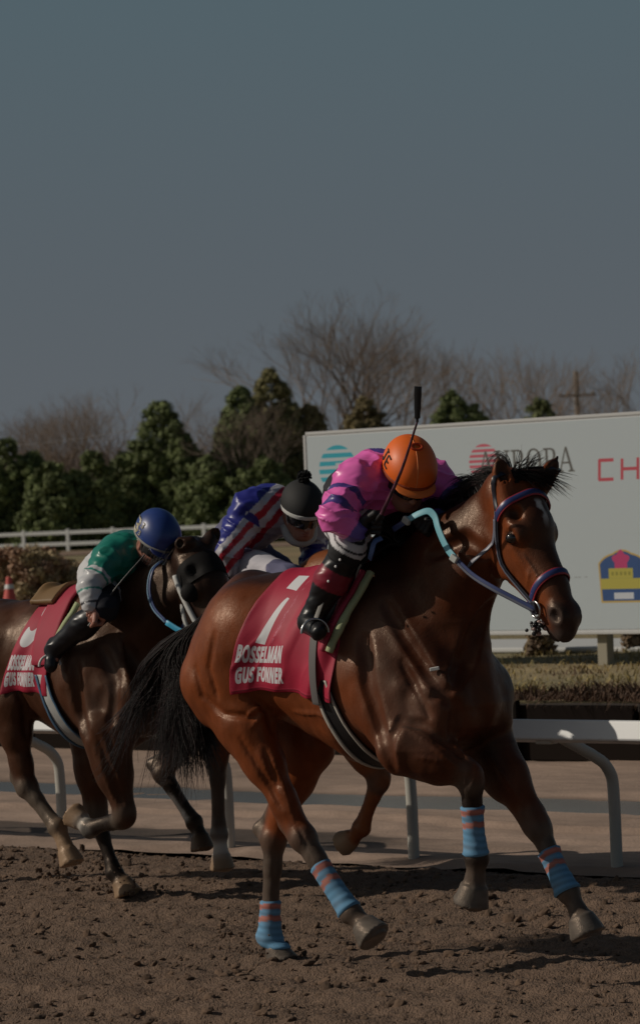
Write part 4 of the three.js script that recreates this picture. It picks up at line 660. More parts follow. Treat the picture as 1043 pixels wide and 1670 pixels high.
// a fist: W wrist, G centre of what it grips, a direction of the grip from little finger to index
function handPrims(W, G, a, swell = 0, col = 0) {
  a = norm(a); let p = sub(G, W); p = norm(sub(p, mul(a, dot(p, a)))); const b = cross(a, p), L = [], k = .006;
  const at = (th, R, al) => { const t = th * Math.PI / 180; return add(G, add(mul(a, al), add(mul(p, Math.cos(t) * R), mul(b, Math.sin(t) * R)))); };
  for (const al of [-.026, 0, .024]) L.push(cap(add(W, mul(a, al * .45)), at(95, .026, al), .019 + swell, .017 + swell, .02, col));
  [[-.031, .0082, .9], [-.0105, .0092, 1], [.0105, .0095, 1.03], [.031, .0090, .97]].forEach(([al, r, l]) => {
    const A = at(88, .033, al), B = at(28 - 12 * (l - 1), .036 * l, al), C = at(-42, .031, al * .97), D = at(-100, .024, al * .94); r += swell;
    L.push(cap(A, B, r * 1.12, r, k, col), cap(B, C, r, r * .94, k, col), cap(C, D, r * .94, r * .8, k, col));
  });
  const T0 = add(lerp3(W, G, .45), add(mul(a, .032), mul(b, -.004))), T1 = add(G, add(mul(a, .047), add(mul(p, -.004), mul(b, -.026)))), T2 = add(G, add(mul(a, .036), add(mul(p, .022), mul(b, -.038))));
  L.push(cap(add(W, mul(a, .012)), T0, .018 + swell, .015 + swell, .015, col), cap(T0, T1, .0145 + swell, .0115 + swell, k, col), cap(T1, T2, .0112 + swell, .0085 + swell, k, col));
  return L;
}
const skinTone = (base, lip) => (q, n, W) => { const k = .92 + .12 * noise(q[0] * 30, q[1] * 30, q[2] * 30); const o = [0, 0, 0], C = { 0: mul(base, k), 5: lip, 7: [.01, .008, .007] }; for (const i in W) for (let j = 0; j < 3; j++) o[j] += (C[i] || C[0])[j] * W[i]; return o; };
// strokes drawn on a surface: 2-D polylines on the plane at O with axes R, U, pressed against the surface along -D
function inkOn(prims, O, R, U, lines, w, off = .0015) {
  const D = norm(cross(R, U)), list = [];
  for (const l of lines) { const P = [], N = []; for (let i = 0; i < l.length - 1; i++) for (let k = 0; k < 5; k++) { const t = k / 4, x = lerp(l[i][0], l[i + 1][0], t), y = lerp(l[i][1], l[i + 1][1], t), s = add(O, add(mul(R, x), add(mul(U, y), mul(D, .2)))), d = inward(prims, s, mul(D, -1), .4); if (d > .39) continue; P.push(add(s, mul(D, off - d))); N.push(D); } if (P.length > 1) list.push(strap(P, N, w, .0015)); }
  return merge(list);
}
const skinMat = vmat(.5, { sheen: .1 }), silk = (r = .36) => vmat(r, { sheen: .6, sheenRoughness: .35, sheenColor: rgb(.5, .5, .55), side: THREE.DoubleSide });
function jockey(o, J, K) {
  // J: joints; K: looks. index 0 = left, 1 = right
  const body = [], jk = [], br = [], boots = [[], []], glove = [[], []], F = J.face, A = K.slim || 1;
  const neckB = J.neck, chest = J.chest, hip = J.hip;
  body.push(...facePrims(F), cap(F(-.03, -.06, 0), neckB, .050, .055, .04, 0), cap(chest, hip, .10, .10, .05, 0, J.flat, .8), cap(J.sh[0], J.sh[1], .05, .05, .05, 0));
  jk.push(cap(chest, hip, .125, .118, .06, 0, J.flat, .86), cap(lerp3(chest, hip, .5), lerp3(chest, hip, .9), .12, .118, .05, 0, J.flat, .9), cap(J.sh[0], J.sh[1], .080, .080, .06, 0), cap(chest, neckB, .105, .062, .05, 0), cap(lerp3(J.sh[0], chest, .5), lerp3(J.sh[1], chest, .5), .10, .10, .05, 0));
  br.push(cap(add(hip, mul(norm(sub(hip, chest)), .03)), add(hip, mul(norm(sub(hip, chest)), .06)), .125, .12, .05, 0));
  for (const s of [0, 1]) {
    body.push(cap(J.sh[s], J.el[s], .042, .034, .03, 0), cap(J.el[s], J.wr[s], .034, .026, .02, 0), ...handPrims(J.wr[s], J.grip[s], J.gripDir[s], K.bare ? 0 : -.002));
    if (!K.bare) glove[s].push(...handPrims(J.wr[s], J.grip[s], J.gripDir[s], .0015, 3), cap(J.wr[s], lerp3(J.wr[s], J.el[s], .16), .031, .033, .02, 3));
    jk.push(cap(J.sh[s], lerp3(J.sh[s], J.el[s], .6), .072 * A, .068 * A, .05, 1 + s), cap(lerp3(J.sh[s], J.el[s], .5), J.el[s], .068 * A, .060 * A, .04, 1 + s), cap(J.el[s], lerp3(J.el[s], J.wr[s], .55), .059 * A, .054 * A, .03, 3 + s), cap(lerp3(J.el[s], J.wr[s], .5), lerp3(J.el[s], J.wr[s], .93), .053 * A, .040, .03, 3 + s));
    body.push(cap(J.hips[s], J.kn[s], .07, .05, .03, 0), cap(J.kn[s], J.an[s], .045, .033, .02, 0), cap(J.an[s], J.to[s], .032, .024, .02, 0));
    br.push(cap(J.hips[s], lerp3(J.hips[s], J.kn[s], .5), .095, .082, .06, 1 + s), cap(lerp3(J.hips[s], J.kn[s], .45), J.kn[s], .082, .062, .04, 1 + s), cap(J.kn[s], lerp3(J.kn[s], J.an[s], .28), .060, .054, .03, 1 + s));
    const heel = add(J.an[s], add(mul(norm(sub(J.an[s], J.to[s])), .035), mul(norm(sub(J.an[s], J.kn[s])), .03)));
    boots[s].push(cap(lerp3(J.kn[s], J.an[s], .16), lerp3(J.kn[s], J.an[s], .45), .060, .061, .02, 0), cap(lerp3(J.kn[s], J.an[s], .45), J.an[s], .060, .043, .03, 0), cap(J.an[s], heel, .043, .032, .02, 0), cap(add(J.an[s], mul(norm(sub(J.an[s], J.kn[s])), .025)), J.to[s], .041, .030, .02, 0), cap(heel, add(J.to[s], mul(norm(sub(J.an[s], J.kn[s])), .012)), .022, .024, .012, 1));
  }
  const cell = K.cell || .005;
  part('body', meshBody(body, Math.min(cell, .0045), skinTone(K.skin, K.lip || [.36, .16, .13])), skinMat, o);
  const fold = (A) => (q, n) => A * (Math.pow(1 - Math.abs(noise(q[0] * 10 + q[1] * 24, q[1] * 9 - q[0] * 8, q[2] * 13)), 3) - .4) + A * .35 * noise(q[0] * 26 - q[1] * 40, q[1] * 20, q[2] * 30);
  J.jk = jk; part('jacket', meshBody(jk, cell, K.jacket, fold(K.fold ?? .011)), K.silk || silk(), o, K.jacketLabel);
  part('breeches', meshBody(br, cell, K.breeches, fold(.006)), vmat(.7, { specularIntensity: .4 }), o);
  for (const s of [0, 1]) part('boot', meshBody(boots[s], cell, K.boot(s), (q) => .0025 * noise(q[0] * 22, q[1] * 60, q[2] * 22)), vmat(.34, { specularIntensity: .8 }), o);
  if (!K.bare) for (const s of [0, 1]) part('glove', meshBody(glove[s], .004, K.gloveColour || (() => [.016, .016, .018])), vmat(.6), o);
  // helmet: shell, brim, band
  const shell = [ell(F(-.012, .055, 0), [.122, .108, .100], F.ax, .01, 0), ell(F(.02, .052, 0), [.108, .094, .094], F.ax, .02, 0), cut(halfSpace(F(0, .022, 0), mul(F.ax[1], 1)), .004)];
  const peakC = F(.095, .028, 0), tiltd = norm(F.dir(.25, 1, 0)), pf = norm(cross(F.ax[2], tiltd)), brim = [ell(peakC, [.062, .011, .082], [norm(cross(tiltd, F.ax[2])).map((x) => x), tiltd, F.ax[2]], .004, 0), cut(ell(F(-.012, .05, 0), [.110, .2, .092], F.ax), .004)];
  J.shell = shell; const hel = part('helmet', meshBody(shell, .004, K.helmet(F)), vmat(K.helmetRough ?? .4, { clearcoat: K.helmetCoat ?? .2, clearcoatRoughness: .3 }), o);
  if (K.peak !== false) part('peak', meshBody(brim, .0035, () => K.peakColour), vmat(.45), hel);
  const bandP = []; for (let i = 0; i <= 40; i++) { const a = i / 40 * 2 * Math.PI, d = F.dir(Math.cos(a), 0, Math.sin(a)), st = F(-.012, .034, 0), t = inward(shell.slice(0, 2), add(st, mul(d, .3)), mul(d, -1), .3); bandP.push([add(st, mul(d, .3 - t + .001)), d]); }
  part('helmet_band', strap(bandP.map((k) => k[0]), bandP.map((k) => k[1]), K.bandW || .018, .003), mat(K.band, .5), hel);
  // goggles and chin strap
  const gp = [], lens = []; for (let i = 0; i <= 24; i++) { const a = -1.25 + 2.5 * i / 24; gp.push([F(-.012 + .118 * Math.cos(a), -.004 - .004 * Math.cos(a * 2), .082 * Math.sin(a)), F.dir(Math.cos(a), 0, Math.sin(a) * 1.2)]); if (Math.abs(a) < 1.0) lens.push(gp[gp.length - 1]); }
  const gg = part('goggles', strap(lens.map((k) => k[0]), lens.map((k) => norm(k[1])), .046, .006), mat([.012, .012, .014], .08, { clearcoat: 1 }), o); part('goggle_frame', strap(gp.map((k) => add(k[0], mul(norm(k[1]), -.004))), gp.map((k) => norm(k[1])), .056, .006), mat(K.goggleFrame || [.02, .02, .022], .5), gg);
  const ch = []; for (const s of [-1, 1]) ch.push(strap([F(.0, .02, .079 * s), F(.01, -.04, .069 * s), F(.03, -.09, .042 * s), F(.045, -.117, 0)], [F.ax[2], F.ax[2], F.dir(0, -1, .6 * s), F.dir(0, -1, 0)].map((n) => mul(n, 1)), .016, .003, 4)); part('chin_strap', merge(ch), mat(K.strap || [.03, .03, .03], .6), o);
  return { body, jk, br, boots };
}
// ---- jockey of the bay
{
  const o = thing('person', 'jockey in pink silks with purple bands and an orange helmet crouching on the bay', 'person', null, BAY_POS, TURN);
  const F = faceFrame([.352, 1.895, .055], 36, 36, 3);
  const J = {
    face: F, neck: [.275, 1.885, .03], chest: [.185, 1.885, .02], hip: [.085, 1.85, .0], flat: [-.3, .95, 0], hips: [[.095, 1.80, -.10], [.10, 1.79, .10]],
    sh: [[.295, 1.875, -.175], [.215, 1.885, .195]], el: [[.46, 1.745, -.19], [0.2486,1.7596,0.37]], wr: [[.45, 1.735, .0], [0.3033,1.6994,0.315]], grip: [[.455, 1.722, .075], [0.3447,1.731,0.27]], gripDir: [[.75, -.5, .1], [.32, .92, .15]],
    kn: [[.29, 1.605, -.27], [0.2338,1.6362,0.285]], an: [[.08, 1.37, -.33], [0.0799,1.3834,0.325]], to: [[.20, 1.335, -.35], [0.1553,1.3349,0.375]],
  };
  const pink = [.92, .17, .56], purple = [.085, .055, .27];
  const K = {
    skin: [.42, .21, .14], cell: .005, fold: .013, slim: .93,
    jacket: (q, n, W) => {
      for (const s of [0, 1]) { const du = segD(q, J.sh[s], J.el[s]), df = segD(q, J.el[s], J.wr[s]); if (Math.min(du, df) < .088 && du < df + .01) { const t = segT(q, J.sh[s], J.el[s]); if ((t > .45 && t < .58) || (t > .80 && t < .95)) return purple; } if (df < .07 && segT(q, J.el[s], J.wr[s]) > .80) return [.14, .10, .42]; }
      const t = segT(q, J.hip, J.chest); if (n[1] > .75 && Math.abs(q[2] - .0) < .06 && t > .2) return purple; return pink;
    },
    breeches: (q) => { const st = Math.sin(q[0] * 120 + q[1] * 150); if (q[2] < .12) return [.03, .03, .035]; return segT(q, J.kn[1], J.an[1]) > .02 ? [.02, .02, .022] : st > .72 ? [.05, .05, .055] : [.66, .66, .68]; },
    boot: (s) => (q) => { const t = segT(q, J.kn[s], J.an[s]); return t < .29 ? [.014, .014, .016] : t < .55 ? [.26, .018, .04] : [.010, .010, .012]; },
    helmet: () => (q, n) => mul([.92, .165, .016], .97 + .05 * noise(q[0] * 60, q[1] * 60, q[2] * 60)), peakColour: [.80, .20, .035], band: [.30, .05, .012], helmetRough: .5, helmetCoat: .05, bandW: .014,
    strap: [.50, .36, .05],
  };
  jockey(o, J, K);
  const hp = J.shell.slice(0, 2), base = F(0, .075, .085);
  const R = norm(F.dir(.86, -.1, -.5)), U = norm(sub(F.ax[1], mul(R, dot(F.ax[1], R)))); let D = norm(cross(R, U)); const RR = dot(D, F.dir(.5, 0, .86)) > 0 ? R : mul(R, -1);
  part('helmet_letters', inkOn(hp, base, RR, U, [[[-.024, .030], [-.024, -.004], [-.030, -.014], [-.040, -.010]], [[-.034, .030], [-.014, .030]], [[.018, .028], [-.004, .028], [-.004, -.014], [.018, -.014]], [[-.004, .008], [.013, .008]]], .007), mat([.02, .015, .015], .6), o);
  const seam = []; for (let i = 0; i <= 24; i++) { const a = -.25 + 2.1 * i / 24, d = F.dir(Math.cos(a), Math.sin(a), .05), st = F(-.012, .055, 0), t = inward(hp, add(st, mul(d, .25)), mul(d, -1), .3); seam.push(add(st, mul(d, .25 - t))); } part('helmet_seam', tube(seam, .0018, 6), mat([.85, .28, .08], .6), o);
  const tie = new THREE.TorusGeometry(.014, .005, 8, 20); tie.scale(1.5, 1, 1); { const d = norm(F.dir(.35, .94, 0)), st = F(-.012, .055, 0), t = inward(hp, add(st, mul(d, .25)), mul(d, -1), .3); tie.lookAt(V(d)); tie.translate(...add(st, mul(d, .25 - t + .001))); } part('cover_tie', tie, mat([.55, .06, .01], .6), o);
  const studs = [[0.2516,1.5995,0.352], [0.2329,1.575,0.356], [0.206,1.5213,0.37]]; for (const p of studs) { const g = new THREE.SphereGeometry(.0055, 12, 8); g.scale(1, 1, .6); g.translate(...p); part('stud', g, mat([.75, .75, .75], .4), o); }
  // whip in the right hand
  const a = [0.3348,1.7108,0.27], b = [0.4176,1.7637,0.3], c = [0.5734,1.9238,0.365], d = [0.6684,2.0648,0.4], e = [0.685,2.0907,0.405], f = [0.7143,2.2175,0.43];
  const w = thing('riding_whip', 'black riding whip with a flat popper held upright in the pink jockeys hand', 'whip', null, BAY_POS, TURN);
  part('handle', tube([sub(a, mul(sub(b, a), 1.1)), a, b], [.009, .0085, .008], 10), mat([.02, .02, .022], .5), w);
  const sh = tube([b, c, d, e], [.0075, .0055, .0042, .0035], 10, true, 1, 8); paint(sh, (x, y) => { const k = Math.sin(y * 190) > .2; return k ? [.13, .045, .075] : [.05, .02, .03]; }); part('shaft', sh, vmat(.4), w);
  part('popper', strap([e, lerp3(e, f, .12), lerp3(e, f, .5), f], [[.45, 0, .9], [.45, 0, .9], [.45, 0, .9], [.45, 0, .9]], [.010, .022, .026, .028], .006, 4), mat([.012, .014, .017], .5), w);
  // stirrup of the near foot, and the loose rein end in front of the knee
  const st = J.to[1]; const ir = new THREE.TorusGeometry(.052, .0055, 10, 28, Math.PI); ir.translate(0, 0, 0); const ti = part('stirrup', ir, mat([.55, .55, .55], .3, { metalness: 1 }), o); ti.position.set(st[0] - .02, st[1] - .005, st[2]); ti.rotation.y = 1.0;
  part('stirrup_leather', strap([[st[0] - .02, st[1] + .05, st[2] - .01], [st[0] + .01, st[1] + .16, st[2] - .05], [.17, 1.56, .25]], [[.3, 0, 1], [.3, 0, 1], [.3, 0, 1]], .018, .003, 4), mat([.38, .36, .33], .6), o);
  part('loose_rein', strap([[0.3642,1.6725,0.24], [0.3515,1.66,0.265], [0.339,1.624,0.27], [0.3165,1.5966,0.255]], [[.2, .2, 1], [.2, .2, 1], [.2, .2, 1], [.2, .2, 1]], .022, .005, 4), mat([.10, .17, .38], .5), o);
}

// ------------------------------------------------------------ the brown horse behind on the outside, number 3
const BROWN_POS = [-1.2, 0, -15.19];
{
  const J = (a, toe, point) => { a.toe = toe && norm(toe); a.point = point; return a; }, k = .93, T = (p) => [p[0] * k, p[1] * k - .03, p[2] * k];
  const poll = [0.8224,1.612,0], H = headFrame(poll, 14, 54);
  const S = {
    H, T, k, ears: [[H(-.04, .03, -.07), [0.8085,1.7124,-0.14], norm([.75, 0, .3])], [H(-.04, .03, .07), [0.7791,1.6589,0.1], norm([.7, 0, .6])]],
    neck: [cap(T([.28, 1.33, 0]), lerp3(T([.28, 1.33, 0]), poll, .5), .24, .175, .08, 0, NZ, .62), cap(lerp3(T([.28, 1.33, 0]), poll, .45), add(poll, [-.03, -.08, 0]), .178, .105, .07, 0, NZ, .66), cap(T([.36, 1.2, .06]), add(poll, [-.08, -.18, .06]), .055, .04, .06, 0)],
    hindR: J([[-0.2874,0.9191,0.16], [-0.2105,0.5257,0.14], [-0.0298,0.3428,0.13], [0.0657,0.172,0.13]], [.4, -.9, 0], [-0.2743,0.5711,0.14]),
    hindL: J([[-0.9211,0.8927,-0.14], [-1.2003,0.5206,-0.13], [-1.413,0.2052,-0.12], [-1.5128,0.0767,-0.12]], [-.3, -.9, 0]),
    foreR: J([[0.3474,0.8108,0.18], [0.4444,0.3996,0.15], [0.1977,0.3366,0.14], [0.0855,0.4111,0.14]], [-.75, .42, 0]),
    foreL: J([[-0.035,0.7669,-0.13], [-0.0116,0.3707,-0.12], [0.1045,0.1058,-0.11], [0.2037,0.0137,-0.11]], [.5, -.85, 0]),
    legCol: [{ lower: 3, past: 8, hoofCol: 8 }, { lower: 3, past: 3, hoofCol: 8 }, { lower: 1, past: 4, hoofCol: 8 }, { lower: 1, past: 1, hoofCol: 8, hoofR: 1.1 }],
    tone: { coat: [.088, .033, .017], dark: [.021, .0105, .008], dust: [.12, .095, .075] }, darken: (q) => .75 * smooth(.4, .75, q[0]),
  };
  S.mark = (q, n, c) => { const d = smooth(.25, .7, fbm(q[0] * 7, q[1] * 2.2, q[2] * 7, 4) + .32) * smooth(.05, .2, q[0]) * smooth(.6, .45, q[0]) * smooth(1.36, 1.2, q[1]) * smooth(.75, .95, q[1]) * smooth(.08, .2, q[2]); return lerp3(c, [.15, .115, .095], .45 * d); };
  const P = horsePrims(S), o = thing('race_horse', 'dark brown race horse with black blinkers and red cloth number 3 at the rear', 'horse', null, BROWN_POS, TURN);
  const relief = modelled(P, eyeIn(BROWN_POS), [[[[0.4268,1.1851,0.24], [0.5065,1.0441,0.25], [0.4628,0.8593,0.24]], .006, .045], [[[0.2612,1.1299,0.26], [0.2734,0.9303,0.26], [0.3029,0.7873,0.25]], .006, .045], [[[0.3812,0.7741,0.25], [0.4293,0.6105,0.22], [0.4532,0.4654,0.18]], .004, .02], [[[0.4352,0.7882,0.24], [0.4649,0.6095,0.2]], .004, .02], [[[0.3577,0.7462,0.26], [0.408,0.5892,0.24], [0.4327,0.4583,0.2]], .005, .012, 1], [[[0.5537,1.2115,0.22], [0.6295,1.041,0.2], [0.6319,0.8705,0.18]], .006, .045], [[[-0.1676,1.0428,0.25], [-0.1023,0.9262,0.24], [-0.1433,0.7774,0.2]], .005, .03], [[[0.5181,1.2683,0.22], [0.5663,1.0999,0.24], [0.574,0.9576,0.22]], .0055, .014, 1]]);
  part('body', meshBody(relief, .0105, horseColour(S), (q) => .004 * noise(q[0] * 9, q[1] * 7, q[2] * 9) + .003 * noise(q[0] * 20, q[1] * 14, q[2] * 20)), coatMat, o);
  for (const s of [-1, 1]) { const g = new THREE.SphereGeometry(.0205, 20, 14); g.translate(...H(.188, -.031, .0925 * s)); part('eye', g, eyeMat, o); }
  part('tail', tail(S, 25, 40, T([-.735, 1.36, 0]), T([-.95, 1.36, .02]), T([-1.15, 1.2, 0]), T([-1.3, .95, 0]), .08), hairMat, o);
  const c0 = T([.28, 1.60, 0]); part('mane', hair(28, 900, (t, r) => add(lerp3(c0, add(poll, [-.02, .03, 0]), t), [0, .02 * Math.sin(t * 3) - .01 * r(), (r() - .5) * .03]), (p, t, r) => { const l = .06 + .07 * r(), j = rv(r, .03); return bez([p, add(p, [-.02, l * .5, .01]), add(p, [-.08 + j[0], l * .3 + j[1], .04 + j[2]]), add(p, [-.12 + j[0], -l * .5 + j[1], .07 + j[2]])], 7); }, .0026), hairMat, o);
  // blinker hood and bridle
  const B = new THREE.Group(); B.name = 'bridle'; o.add(B); const white = mat([.62, .62, .60], .6), hood = mat([.010, .009, .009], .75, { specularIntensity: .35, side: THREE.DoubleSide });
  { const pos = [], idx = []; for (let j = 0; j <= 12; j++) for (let i = 0; i <= 24; i++) { const a = -1.9 + 3.8 * i / 24, h = lerp(.035, .155, j / 12) + .035 * (1 - Math.cos(a)) * .5, [p] = onHead(P, H, h, -.05, Math.cos(a), Math.sin(a), .006); pos.push(...p); } for (let j = 0; j < 12; j++) for (let i = 0; i < 24; i++) { const a = j * 25 + i; idx.push(a, a + 25, a + 1, a + 1, a + 25, a + 26); } part('blinker_hood', rawGeo(pos, idx), hood, B); }
  for (const s of [-1, 1]) { const cp = H(.215, -.035, .095 * s), g = new THREE.SphereGeometry(.045, 18, 12, 0, Math.PI * 2, 0, Math.PI * .55); g.scale(1, .75, 1); g.rotateX(-Math.PI / 2 * -s); const m = part('eye_cup', g, hood, B); m.position.set(...add(cp, H.dir(-.025, 0, .01 * s))); m.rotation.y = .5; m.rotation.z = -.4; }
  part('cheek_rope', tube([.06, .12, .2, .28, .36, .44].map((h) => onHead(P, H, h, -.07 - .12 * h, -.05, 1, .010)[0]), .0135, 9, true, 1, 4), white, B);
  part('throat_rope', tube([[.10, -.10], [.16, -.15], [.24, -.19], [.33, -.20], [.40, -.17]].map(([h, u]) => H(h, u, .075)), .013, 9, true, 1, 4), white, B);
  part('noseband', headStrap(P, H, Array.from({ length: 25 }, (_, i) => { const a = -3.14 + 6.28 * i / 24; return [.40 + .03 * (1 - Math.cos(a)) * .5, -.08, Math.cos(a), Math.sin(a)]; }), .024, .004), white, B);
  const bit = onHead(P, H, .452, -.10, -.2, 1, .014)[0], R = new THREE.Group(); R.name = 'reins'; o.add(R);
  const bl = mat([.10, .30, .50], .45), dk = mat([.03, .06, .19], .45);
  const rp = [[0.6871,1.5365,0.02], [0.6612,1.584,0.06], [0.653,1.5442,0.12], [0.6527,1.4551,0.15], [0.688,1.3706,0.16], [0.7609,1.3051,0.16], [0.8555,1.2589,0.15], [0.9438,1.2493,0.14]], rn = rp.map((_, i) => norm([-.2, i < 2 ? 1 : .1, 1]));
  part('rein_grip', strap(rp.slice(0, 2), rn.slice(0, 2), .034, .008, 3), mat([.16, .34, .52], .45), R); part('rein_leather', strap(rp.slice(1, 6), rn.slice(1, 6), .022, .007, 5), dk, R); part('rein_edge', strap(rp.slice(1, 6).map((p) => add(p, [-.004, 0, .004])), rn.slice(1, 6), .008, .007, 5), mat([.20, .33, .48], .5), R); part('rein_grip', strap([...rp.slice(5), bit], [...rn.slice(5), rn[7]], .028, .008, 5), mat([.05, .38, .62], .45), R);
  // cloth with a 3, girth, saddle
  const c = document.createElement('canvas'); c.width = c.height = 1024; const g = c.getContext('2d'); g.fillStyle = '#a31537'; g.fillRect(0, 0, 1024, 1024); g.save(); g.translate(-350, -70); g.fillStyle = g.strokeStyle = '#d3d4d8';
  g.lineWidth = 96; g.lineJoin = g.lineCap = 'round'; g.beginPath(); g.moveTo(520, 430); g.quadraticCurveTo(660, 350, 750, 440); g.quadraticCurveTo(780, 530, 620, 570); g.quadraticCurveTo(800, 600, 740, 700); g.quadraticCurveTo(640, 790, 480, 730); g.stroke(); g.restore(); g.fillStyle = g.strokeStyle = '#d3d4d8';
  const word = (t, x, y, w, h) => { g.save(); g.font = 'bold 100px sans-serif'; g.translate(x, y); g.scale(w / g.measureText(t).width, h / 73); g.lineWidth = 9; g.fillText(t, 0, 0); g.strokeText(t, 0, 0); g.restore(); }; word('BOSSELMAN', 30, 870, 620, 88); word('GUS FONNER', 30, 980, 620, 86);
  const tex = new THREE.CanvasTexture(c); tex.colorSpace = THREE.SRGBColorSpace;
  part('saddle_cloth', wrap(P, 40, 50, (u, v) => { const a = lerp(-58, 112, v), top = smooth(112, 20, a); return { x: lerp(lerp(-.245, -.09, top), lerp(.085, .155, top), u), a, o: .008 * Math.sin(u * 14 + v * 8) * smooth(.4, 1, v) }; }, .010, .005, 1.08), mat(0xffffff, .65, { map: tex, side: THREE.DoubleSide }), o);
  const gs = (name, x0, x1, w, off, m) => part(name, wrap(P, 3, 44, (u, v) => ({ x: lerp(x0, x1, v ** .8) + (u - .5) * w, a: lerp(92, 178, v) }), off, .006, 1.08), m, o);
  gs('girth', .045, .15, .085, .012, mat([.48, .49, .48], .6)); gs('girth_edge', .0, .105, .018, .018, mat([.06, .13, .22], .6)); gs('girth_edge', .088, .193, .014, .018, mat([.06, .13, .22], .6));
  part('saddle_pad', wrap(P, 10, 30, (u, v) => ({ x: lerp(-.02, lerp(.22, .12, v), u), a: lerp(-60, 82, v) }), .024, .012, 1.08), mat([.36, .02, .05], .7), o);
  const fl = []; for (let i = 0; i <= 10; i++) { const v = i / 10, a = lerp(30, 62, v) * Math.PI / 180, d = [0, Math.cos(a), Math.sin(a)], st = [lerp(.225, .15, v), 1.08, 0]; fl.push(add(st, mul(d, .62 - inward(P, add(st, mul(d, .62)), mul(d, -1)) + .035))); } part('fleece_roll', tube(fl, .018, 10, true, .8, 2), mat([.42, .47, .27], .95), o);
  part('saddle', wrap(P, 14, 24, (u, v) => ({ x: lerp(-.13, .02, u), a: lerp(-26, 24, v), o: .03 * smooth(.35, 0, u) * smooth(.1, .4, v) * smooth(.95, .6, v) }), .045, .02, 1.08), mat([.20, .115, .045], .6), o);
}
{ // its jockey
  const o = thing('person', 'jockey in green silks with white sleeves and a blue helmet marked 3', 'person', null, BROWN_POS, TURN);
  const F = faceFrame([0.5823,1.6669,0.02], 18, 34, 0), J = {
    face: F, neck: [0.4523,1.6351,0], chest: [0.3877,1.6079,0], hip: [0.269,1.5471,0], flat: norm([-.5, .85, 0]), hips: [add([0.2728,1.4747,0], [0, 0, -.1]), add([0.2728,1.4747,0], [0, 0, .1])],
    sh: [[0.3244,1.6121,-0.16], [0.4214,1.6018,0.16]], el: [[0.3802,1.4834,-0.22], [0.4254,1.4831,0.31]], wr: [[0.4947,1.5384,-0.1], [0.4549,1.3877,0.33]], grip: [[0.585,1.5737,-0.03], [0.4672,1.345,0.325]], gripDir: [[.3, .8, .3], [.75, -.45, .2]],
    kn: [[0.0471,1.3783,-0.26], [0.4877,1.3845,0.275]], an: [[-0.4196,1.1713,-0.3], [0.1899,1.2014,0.305]], to: [[-0.4129,1.0697,-0.33], [0.1827,1.1177,0.335]],
  };
  const green = [.012, .20, .15], wh = [.60, .60, .62];
  const K = {
    skin: [.46, .21, .155], cell: .006, fold: .010, bare: true, slim: .84,
    jacket: (q, n, W) => { if ((W[1] || 0) + (W[2] || 0) + (W[3] || 0) + (W[4] || 0) < .5) return green; for (const s of [0, 1]) { const du = segD(q, J.sh[s], J.el[s]), df = segD(q, J.el[s], J.wr[s]); if (df < .07 || du < .078) { const t = segT(q, J.sh[s], J.el[s]); if (df < .07 && df < du + .01) { const w = segT(q, J.el[s], J.wr[s]); return w > .82 && w < .9 ? [.05, .05, .06] : Math.abs(w - .25) < .05 ? [.03, .25, .20] : wh; } if (t > .60) return Math.abs(t - .72) < .03 ? [.03, .25, .20] : wh; } } return green; },
    breeches: (q) => Math.min(len(sub(q, J.kn[1])), len(sub(q, J.kn[0]))) < .14 ? [.02, .021, .03] : wh, boot: (s) => (q) => { const t = segT(q, J.kn[s], J.an[s]); return [.012, .012, .016]; },
    helmet: () => (q) => mul([.022, .055, .235], .95 + .1 * noise(q[0] * 40, q[1] * 40, q[2] * 40)), peakColour: [.02, .03, .14], band: [.30, .29, .27], helmetRough: .38, helmetCoat: .3, bandW: .012,
  };
  jockey(o, J, K);
  const hp = J.shell.slice(0, 2), three = (O, s) => { const R = norm(F.dir(.93, 0, -.36)), U = F.ax[1]; return inkOn(hp, O, R, U, [[[-s, s * 1.3], [s * .5, s * 1.5], [s, s * .9], [s * .6, s * .2], [-s * .3, s * .1]], [[s * .6, s * .1], [s, -s * .6], [s * .4, -s * 1.4], [-s, -s * 1.1]]], s * .62); };
  part('helmet_number', three(F(-.055, .075, .085), .021), mat([.62, .56, .40], .6), o); part('helmet_marks', merge([three(F(-.005, .062, .095), .008), three(F(-.008, .10, .08), .008), three(F(-.004, .028, .1), .006)]), mat([.55, .5, .38], .6), o);
  const st = J.to[1]; const ti = part('stirrup', new THREE.TorusGeometry(.05, .006, 10, 26, Math.PI), mat([.7, .7, .68], .35), o); ti.position.set(st[0] - .01, st[1] + .0, st[2]); ti.rotation.y = 1.0;
  const w = thing('riding_whip', 'thin black whip carried low by the green jacketed jockey', 'whip', null, BROWN_POS, TURN), a = [0.4675,1.334,0.33], b = [0.5486,1.4731,0.26], c = [0.6968,1.6175,0.22];
  part('handle', tube([sub(a, mul(sub(b, a), .25)), lerp3(a, b, .35)], [.009, .008], 10), mat([.02, .02, .02], .5), w); part('shaft', tube([a, b, c], [.007, .005, .004], 8, true, 1, 4), mat([.02, .02, .024], .4), w);
}
